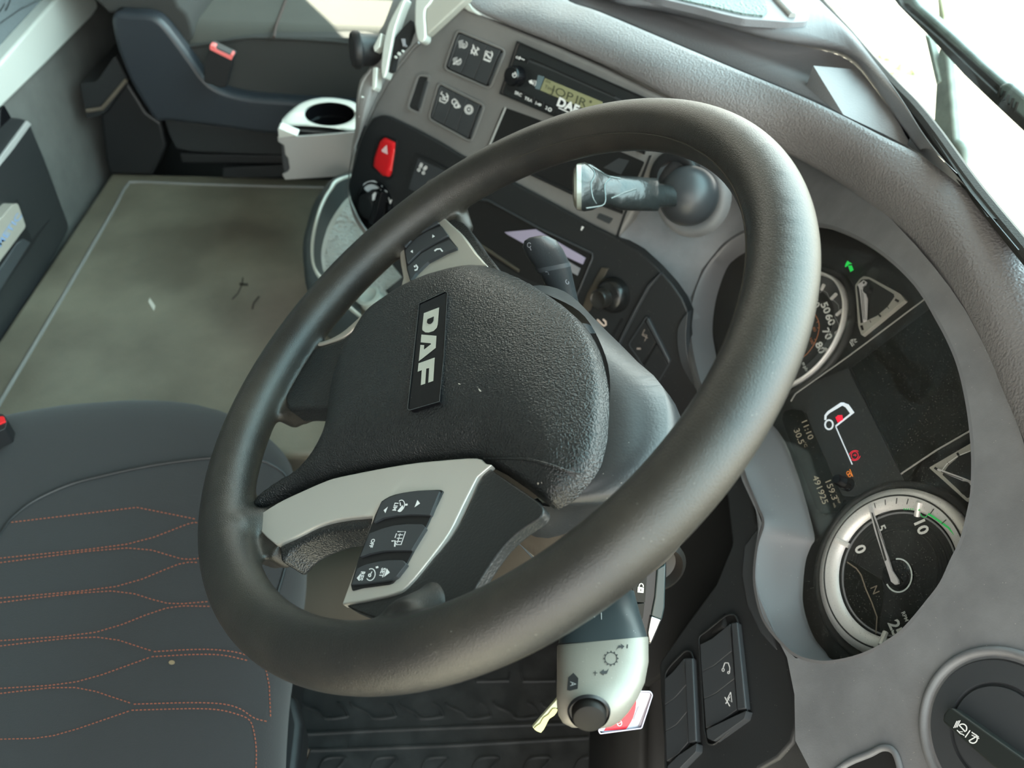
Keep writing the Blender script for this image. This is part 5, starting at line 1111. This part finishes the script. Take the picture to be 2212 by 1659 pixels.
# lower right silver trim and switch pod
lt_o = cat(P2(1062, 1003, 1048, 1000, 1030, 989, 960, 993, 870, 1003, 740, 1028, 700, 1040, 650, 1062, 600, 1086, 546, 1121), 3) + P2(556, 1140, 575, 1160, 595, 1176) + cat(P2(602, 1174, 640, 1158, 690, 1133, 740, 1120, 806, 1113), 3) + P2(806, 1113, 800, 1135, 738, 1306) + cat(P2(790, 1297, 850, 1283, 880, 1265, 930, 1205, 970, 1150, 1000, 1090, 1030, 1030), 3)
slab('lower_trim', WP, lt_o, -.0085, -.0135, SILV, sw, b=.0016)
slab('lower_trim_edge', WP, cat(P2(600, 1180, 640, 1160, 690, 1136, 740, 1123, 806, 1116), 3) + cat(P2(800, 1140, 740, 1146, 700, 1152, 640, 1180, 605, 1215), 3), -.011, -.034, HUBM, sw, b=.003)
ic_ = []
ic_ += [tri(*B7(940, 265, 978, 315, 897, 372)), tri(*B7(518, 360, 456, 412, 480, 455)), ('L', arc(*B7(700, 345)[0], 8, 12, -140, 60, 12, .3), 1.8), ('P', arc(*B7(690, 380)[0], 7, 9, -60, 120, 8, .3)), ('L', B7(765, 335, 800, 330), 4), ('L', B7(690, 300, 700, 350), 2)]
wg = lambda s, x, y, sz, b=.03: glyphs(s, B7(x, y)[0], (-.33 * sz, .98 * sz), (.97 * sz, .06 * sz), b)
ic_ += wg('LIM', 622, 362, 12) + wg('OFF', 288, 885, 11) + wg('SET', 435, 1305, 13) + wg('RES', 140, 1355, 13)
ic_ += [('L', B7(655, 718, 770, 718, 705, 905, 640, 905, 620, 870), 1.8), ('L', B7(640, 745, 618, 810), 1.8)] + [('L', B7(660 + dx, 765 + dy, 735 + dx, 765 + dy), 1.6) for dx, dy in ((0, 0), (-15, 50), (-30, 95))] + [('L', B7(695 + dx, 745 + dy, 680 + dx, 790 + dy), 1.6) for dx, dy in ((0, 0), (-15, 50), (-30, 95))] + [('L', B7(570, 855, 620, 850, 615, 935), 3)]
ic_ += [tri(*B7(500, 1245, 545, 1305, 460, 1370)), tri(*B7(130, 1315, 70, 1385, 100, 1425)), ('L', arc(*B7(270, 1335)[0], 9.5, 13, -130, 130, 16, .25), 1.9), ('L', arc(*B7(255, 1345)[0], 2.5, 3, 0, 360, 8), 2.5), ('L', B7(290, 1290, 265, 1335), 1.6), ('L', B7(345, 1235, 380, 1225), 4)]
pods('right_switch_pod', cat(B7(1305, 140, 1275, 118, 1150, 118, 950, 128, 720, 160, 540, 210, 420, 285), 2) + B7(330, 480, 240, 720, 100, 1080, -20, 1480, 0, 1560) + cat(B7(150, 1520, 450, 1480, 580, 1450, 680, 1330, 790, 1170), 2) + B7(1060, 660), [
    B7(1258, 135, 1140, 125, 940, 135, 720, 170, 540, 225, 420, 300, 310, 590, 450, 520, 650, 485, 850, 470, 1120, 480), B7(1010, 612, 800, 610, 600, 630, 420, 680, 250, 745, 115, 1085, 260, 1030, 450, 995, 640, 985, 850, 985, 1050, 660), B7(730, 1125, 560, 1125, 400, 1140, 200, 1185, 70, 1245, -10, 1480, 150, 1470, 400, 1435, 560, 1410, 640, 1360, 780, 1180)], -.0075, ic_)

# steering column cover behind the hub
cl_ = thing('steering_column', 'black steering column cover behind the steering wheel hub', 'steering column', WL(.02, .05, -.10))
def wsec(pts, h): return [WP.at(x, y, h) for x, y in pts]
s1 = P2(1190, 640, 1260, 680, 1305, 760, 1318, 830, 1310, 920, 1290, 1000, 1230, 1070, 1180, 1095, 1100, 1060, 1020, 1000, 950, 900, 950, 750, 1030, 660, 1120, 620)
s2 = P2(1220, 630, 1300, 705, 1370, 775, 1430, 835, 1440, 930, 1420, 1010, 1340, 1080, 1190, 1110, 1120, 1110, 1040, 1040, 970, 930, 990, 780, 1060, 680, 1140, 620)
s3 = P2(1240, 660, 1320, 725, 1390, 795, 1452, 862, 1474, 930, 1450, 1020, 1370, 1095, 1220, 1150, 1140, 1150, 1060, 1080, 1000, 960, 1020, 820, 1100, 720, 1170, 660)
s4 = P2(1270, 700, 1340, 760, 1400, 820, 1450, 880, 1466, 940, 1450, 1030, 1380, 1100, 1240, 1170, 1160, 1170, 1090, 1100, 1040, 980, 1060, 860, 1130, 770, 1200, 710)
loft('cover', [wsec(s1, -.022), wsec(s2, -.035), wsec(s3, -.055), wsec(s4, -.11)], COLM, cl_, closed=True, n=60, smooth=180)
loft('lower_cover', [wsec(P2(1150, 1080, 1190, 1110, 1290, 1100, 1380, 1070, 1460, 990), -.05), wsec(P2(1110, 1150, 1200, 1175, 1300, 1180, 1400, 1150, 1500, 1050), -.07), wsec(P2(1110, 1165, 1190, 1225, 1300, 1260, 1420, 1230, 1530, 1100), -.10)], mat('brown_column_plastic', (.060, .050, .040), .55, bump=.3, scale=800, speck=.3), cl_, thick=.004, smooth=180)
lathe('ignition_collar', [(.023, -.02), (.022, .0), (.018, .003), (.015, -.004), (0, -.008)], D(1425, 1225, .60), M @ A([.2, .3, -.9]), mat('brown_black_collar', (.014, .011, .009), .5), cl_, 40)

# wiper stalk on the far side
ws_ = thing('wiper_stalk', 'black wiper stalk with white markings on far side of the column', 'stalk', D(1170, 560, .62))
stalk('stalk_arm', [(1262, 720, .66, 26, 22, .0, 2), (1222, 650, .645, 27, 22, .0, 2.2), (1204, 600, .63, 33, 24, -.1, 2.4), (1196, 580, .625, 37, 25, -.15, 2.5)], COLM, ws_)
stalk('stalk_ring', [(1197, 583, .625, 38, 26, -.2, 2.5), (1192, 572, .622, 38, 26, -.22, 2.5)], DARKW, ws_)
stalk('stalk_tip', [(1193, 574, .622, 37.5, 25, -.2, 2.5), (1176, 545, .612, 40, 26, -.2, 2.4), (1165, 526, .606, 37, 25, -.2, 2.3), (1158, 515, .602, 26, 20, -.2, 2.2), (1155, 511, .601, 12, 10, -.2, 2)], COLM, ws_)
WSP = onto(bvh_of(*[o for o in ws_.children if o.name.startswith(('stalk_arm', 'stalk_tip'))]), .0004)
ink('wiper_marks', WSP, [('L', arc(*Z7(565, 590)[0], 4, 5, 20, 330, 10), 1.6), ('L', Z7(572, 610, 582, 635), 1.6), ('L', arc(*Z7(570, 785)[0], 4.5, 5.5, 20, 300, 10), 1.6), ('L', Z7(545, 812, 548, 840), 3), ('L', Z7(602, 852, 598, 862), 2.4), ('L', Z7(640, 830, 660, 836), 2), ('L', Z7(700, 815, 715, 820), 2), ('L', Z7(608, 880, 630, 915), 1.6)] + glyphs('1', Z7(668, 852)[0], (7, 4), (-3, -9)) + glyphs('2', Z7(728, 832)[0], (7, 4), (-3, -9)) + [('L', arc(*Z7(890, 905)[0], 3, 5, 0, 300, 8, -.4), 1.4)], GREYM, ws_)

# transmission stalk, silver
ts = thing('transmission_stalk', 'silver transmission stalk with black end button below the rim', 'stalk', D(1300, 1450, .40))
TS = [(1330, 1270, .455, 40, 26, .15, 2.2), (1312, 1320, .44, 70, 36, .05, 2.3), (1302, 1350, .432, 88, 40, -.02, 2.5), (1303, 1385, .425, 97, 46, -.05, 2.7)]
stalk('stalk_neck', TS, mat('dark_teal_stalk', (.018, .024, .026), .36, speck=.3), ts)
body = stalk('stalk_body', [(1303, 1384, .425, 97, 46, -.09, 2.8), (1302, 1388, .4245, 99, 48, -.08, 2.8), (1302, 1430, .415, 99, 50, -.0, 2.8), (1298, 1470, .408, 95, 54, .05, 2.6), (1290, 1500, .402, 88, 56, .10, 2.4), (1280, 1530, .398, 78, 52, .12, 2.2), (1273, 1552, .396, 67, 44, .1, 2.1), (1268, 1566, .395, 52, 34, .08, 2), (1265, 1573, .395, 30, 20, .05, 2)], mat('satin_stalk_silver', (.21, .193, .163), .42, metal=.3, bump=.15, scale=1400, speck=.3), ts)
bb = D(1272, 1534, .3855)
bax = M @ A([-.06, .34, -.94])
lathe('button_well', [(.0, .001), (.0098, .001), (.0102, .0028), (.0108, .001)], bb, bax, BLACK, ts, 40)
lathe('end_button', [(0, .0068), (.006, .0067), (.0078, .006), (.0086, .0045), (.0088, .0)], bb, bax, mat('brown_black_button', (.009, .008, .007), .5, spec=.15), ts, 40)
tb = bvh_of(body); tm = onto(tb, .0004)
sh = [('L', arc(*B8(800, 585)[0], 13, 13, 0, 360, 24), 1.6)] + [('L', [(B8(800, 585)[0][0] + r * math.cos(t), B8(800, 585)[0][1] + r * math.sin(t)) for r in (13, 16.5)], 2.6) for t in np.linspace(0, 2 * math.pi, 12, endpoint=False)]
sh += [('P', B8(858, 488, 895, 422, 925, 425, 920, 402, 968, 435, 935, 470, 925, 450, 890, 455)), ('L', B8(1003, 412, 1001, 458), 2.6), ('P', B8(775, 705, 750, 775, 712, 775, 710, 795, 662, 758, 712, 715, 712, 740, 745, 738)), ('L', B8(580, 762, 632, 765), 1.6), ('L', B8(605, 738, 605, 795), 1.6)]
ink('gear_marks', tm, sh, MARKD, ts)
ink('letter_plate', onto(tb, .0003), [('P', B8(335, 762, 396, 830, 388, 960, 290, 985, 257, 975, 270, 820))], MARKD, ts)
ink('letter', onto(tb, .0007), glyphs('A', B8(328, 900)[0], (0, 15), (19, 1), .0), LGREY, ts)
ink('upper_marks', onto(bvh_of([o for o in ts.children if o.name.startswith('stalk_neck')][0]), .0003), [('L', B8(680, 20, 682, 105), 1.6), ('P', B8(580, 72, 605, 55, 603, 82))], LGREY, ts)

# key in the ignition with a tag, and a yellow strip
kf = thing('key_fob', 'black key fob with lock and lamp buttons behind the silver stalk', 'key fob', D(1400, 1280, .49))
KP = PL(D(1390, 1290, .49), M @ A([.10, .20, -.97]))
slab('fob_body', KP, cat(Y2(690, 380, 780, 300, 900, 330, 940, 420, 935, 600, 925, 740, 895, 820, 850, 920, 820, 900, 790, 840, 745, 790, 700, 760, 685, 600), 3, True), .004, -.008, GLOSS, kf, b=.003)
slab('fob_side', KP, Y2(885, 470, 938, 440, 932, 700, 915, 775, 850, 750, 872, 640), .0055, 0, mat('dark_teal_fob', (.02, .03, .03), .3), kf, b=.001)
slab('fob_chrome_tip', KP, Y2(848, 752, 912, 775, 890, 830, 850, 920, 835, 905, 830, 850), .006, 0, mat('fob_chrome', (.35, .35, .34), .25, metal=1), kf, b=.001)
for q in ((735, 540, 825, 500, 812, 670, 745, 665), (690, 570, 735, 545, 742, 660, 690, 680), (690, 690, 810, 672, 800, 760, 775, 810, 720, 770, 688, 740)):
    slab('fob_button', KP, Y2(*q), .0055, 0, mat('brown_black_key', (.011, .010, .008), .45, spec=.2), kf, b=.0008, r=2)
ink('fob_icons', onpl(KP, .0059), [('P', Y2(770, 575, 806, 580, 803, 612, 768, 608)), ('L', arc(*Y2(790, 572)[0], 4.5, 6, 170, 370, 8), 2), ('L', Y2(695, 595, 720, 598, 718, 625, 692, 620), 2), ('L', arc(*Y2(733, 740)[0], 3.6, 3.6, 0, 360, 10), 1.6)] + [('L', [(Y2(733, 740)[0][0] + r * math.cos(t), Y2(733, 740)[0][1] + r * math.sin(t)) for r in (6, 9)], 1.6) for t in np.linspace(0, 6.28, 8, endpoint=False)] + [('L', Y2(755, 730, 740, 775), 2.6)], mat('cream_icon', (.8, .78, .62), .5), kf)
ink('keyhole', onpl(KP, .0061), [('P', Y2(785, 588, 791, 588, 790, 603, 785, 602))], MARKD, kf)
kt = thing('key_tag', 'clear plastic key tag holding a red and white card', 'key tag', D(1360, 1530, .47))
TP = PL(D(1350, 1540, .47), M @ A([.05, .15, -.98]))
slab('card', TP, B8(640, 1480, 1000, 1000, 1280, 1010, 1300, 1060, 1190, 1440, 740, 1500), .0, -.0008, CWHITE, kt)
slab('red_panel', TP, cat(B8(715, 1480, 800, 1350, 950, 1150, 1050, 1090, 1110, 1088), 2) + cat(B8(1112, 1130, 1100, 1220, 1070, 1320, 1030, 1400, 985, 1460), 2), .0003, -.0002, CRED, kt)
ringslab('tag_frame', TP, rnd(B8(635, 1470, 990, 980, 1290, 985, 1322, 1035, 1185, 1455, 660, 1525), 4), 3.2, .002, -.002, mat('clear_violet_frame', (.42, .40, .52), .2), kt, b=.0004)
ink('tag_print', onpl(TP, .0005), [('P', B8(1290, 1055, 1308, 1060, 1160, 1430, 1138, 1430)), ('L', B8(1145, 1180, 1080, 1345), 3)], mat('grey_print', (.25, .22, .25), .5), kt)
ink('tag_logo', onpl(TP, .0006), [('L', arc(*B8(905, 1385)[0], 5, 6, 0, 360, 12), 2.2), ('L', B8(880, 1400, 930, 1370), 1.5), ('L', B8(945, 1240, 915, 1330), 2)], mat('pink_print', (.8, .4, .42), .5), kt)
ks = thing('yellow_strip', 'short clear and yellow plastic strip left of silver stalk', 'plastic strip', D(1175, 1555, .42))
YS = PL(D(1175, 1555, .43), M @ A([.3, .1, -.95]))
slab('strip', YS, Y2(140, 1415, 300, 1230, 330, 1240, 185, 1450, 155, 1435), .0, -.002, mat('olive_clear_strip', (.30, .30, .18), .15, coat=.6), ks, b=.0005)
slab('yellow_core', YS, cat(Y2(150, 1422, 185, 1395, 205, 1360, 235, 1340, 262, 1305, 290, 1310, 270, 1345, 240, 1365, 222, 1400, 190, 1448), 2, True), .0008, 0, YELLOW, ks)

# ================================================================= WINDSCREEN, WIPERS, OUTSIDE
base = [ZP(.848).at(x, y) for x, y in Z4(-60, -700, 200, -350, 490, 0, 700, 230, 900, 462, 1100, 680, 1300, 880, 1500, 1130, 1700, 1410, 1890, 1659, 2300, 2150)]
d0 = base[0] - base[1]; base = [A([.30, 1.76, .848]), A([.40, 1.35, .848])] + base + [base[-1] + (base[-1] - base[-2]) * 2.2]
base = resample(cat(base, 5), 60)
topw = [p + A([-.16, 0, .90]) for p in base]
struct(loft('window_1', [base, [(a + b) / 2 + A([.015, 0, 0]) for a, b in zip(base, topw)], topw], GLASS, rs=False))
inn_ = [p + A([-.004, 0, -.006]) for p in base]
struct(tube('trim_1', [p + A([.0, 0, -.005]) for p in base], .006, SEALM, None, 8))
sealin = [ZP(.845).at(x, y) for x, y in Z4(-100, -750, 170, -400, 470, -20, 690, 220, 885, 455, 1080, 670, 1270, 880, 1400, 1100, 1560, 1350, 1740, 1620, 1900, 1850)]
struct(loft('trim_2', [resample(sealin, 40), resample(base[18:], 40) if False else resample([ZP(.847).at(x, y) for x, y in Z4(-60, -760, 205, -400, 505, -10, 715, 225, 915, 458, 1115, 678, 1315, 880, 1515, 1130, 1715, 1410, 1905, 1659, 2100, 1900)], 40), resample([ZP(.80).at(x, y) for x, y in Z4(-60, -730, 205, -370, 505, 20, 715, 255, 915, 488, 1115, 708, 1315, 910, 1515, 1160, 1715, 1440, 1905, 1689, 2100, 1930)], 40)], SEALM, rs=False))
GP = PL(D(2060, 150, .80), [-.93, -.25, .12])       # plane just outside the glass
wp = thing('wiper', 'dusty grey windscreen wiper blade crossing the glass corner', 'wiper', GP.at(2060, 150))
slab('rubber_blade', GP, Z4(1095, -10, 1140, 50, 1400, 310, 1700, 640, 1950, 880, 2250, 1160, 2300, 1090, 2040, 850, 1760, 590, 1500, 340, 1260, 130, 1180, 60, 1130, -30), -.012, -.022, SEALM, wp, b=.001)
slab('blade_holder', GP, Z4(1060, -60, 1110, 20, 1180, 80, 1400, 300, 1650, 560, 1900, 800, 2100, 980, 2400, 1260, 2400, 1010, 2150, 790, 1880, 560, 1560, 260, 1320, 50, 1230, -60), -.018, -.034, WIPM, wp, b=.003)
slab('blade_groove', GP, Z4(1190, 30, 1220, 30, 1500, 290, 1900, 640, 2300, 990, 2300, 1040, 1880, 680, 1480, 330), -.0165, -.02, SEALM, wp)
slab('end_clip', GP, Z4(2000, 720, 2080, 700, 2260, 860, 2400, 1000, 2400, 1180, 2150, 970, 1980, 800), -.012, -.03, WIPM, wp, b=.003)
for a in range(5): slab('clip_rib', GP, Z4(2000 + 36 * a, 740 + 32 * a, 2012 + 36 * a, 745 + 32 * a, 1985 + 36 * a, 830 + 32 * a, 1972 + 36 * a, 820 + 32 * a), -.010, -.014, SEALM, wp)
wa = wp
G2 = PL(D(2040, 230, .90), [-.95, -.25, .1])
AR = mat('faded_grey_arm', (.16, .19, .16), .6, var=.3, vscale=60)
slab('arm_channel', G2, Z4(1470, 500, 1480, 420, 1520, 380, 1555, 470, 1580, 700, 1620, 1180, 1640, 1320, 1500, 1170, 1435, 1050, 1450, 800), .0, -.012, AR, wa, b=.003)
slab('arm_spur', G2, Z4(1360, 290, 1400, 320, 1440, 470, 1490, 690, 1460, 720), .004, -.006, AR, wa, b=.001)
slab('arm_head', G2, Z4(1465, -40, 1500, -20, 1530, 130, 1525, 220, 1480, 180, 1475, 60), .004, -.006, mat('pale_olive_arm', (.38, .40, .26), .6), wa, b=.002)
tube('arm_hook', [G2.at(x, y, -.004) for x, y in cat(Z4(1640, 1225, 1680, 1260, 1698, 1330, 1690, 1400), 3)], .006, AR, wa)
gd = box('ground', (-15, -15, -1.25), (40, 40, -1.15), GROUND); struct(gd)
STN = mat('olive_weeds', (.34, .36, .20), 1, bump=.6, scale=30, var=.6)
bm = bmesh.new()
for i, (x, y, r) in enumerate(((1872, 140, .10), (1908, 128, .05), (1938, 145, .07), (1965, 158, .05), (1838, 62, .10), (1812, 20, .12), (1930, 165, .05), (1855, 95, .06))):
    p = ZP(-1.15).at(x, y)
    for k in range(14):
        a = random.uniform(0, 6.28); rr = random.uniform(0, r)
        q = p + A([math.cos(a) * rr, math.sin(a) * rr, 0]); h = random.uniform(.02, .05)
        t1 = random.uniform(0, 6.28); w = random.uniform(.01, .03)
        bm.faces.new([bm.verts.new(q + A([math.cos(t1) * w, math.sin(t1) * w, 0])), bm.verts.new(q - A([math.cos(t1) * w, math.sin(t1) * w, 0])), bm.verts.new(q + A([random.uniform(-.03, .03), random.uniform(-.03, .03), h]))])
        bm.faces.new([bm.verts.new(q + A([.03, 0, .01])), bm.verts.new(q + A([0, .03, .012])), bm.verts.new(q - A([.03, 0, -.012])), bm.verts.new(q - A([0, .03, -.01]))])
w = ob('weeds', bm, STN); w['kind'] = 'stuff'; w['label'] = 'faded weeds on the pale ground seen through the windscreen'; w['category'] = 'weeds'
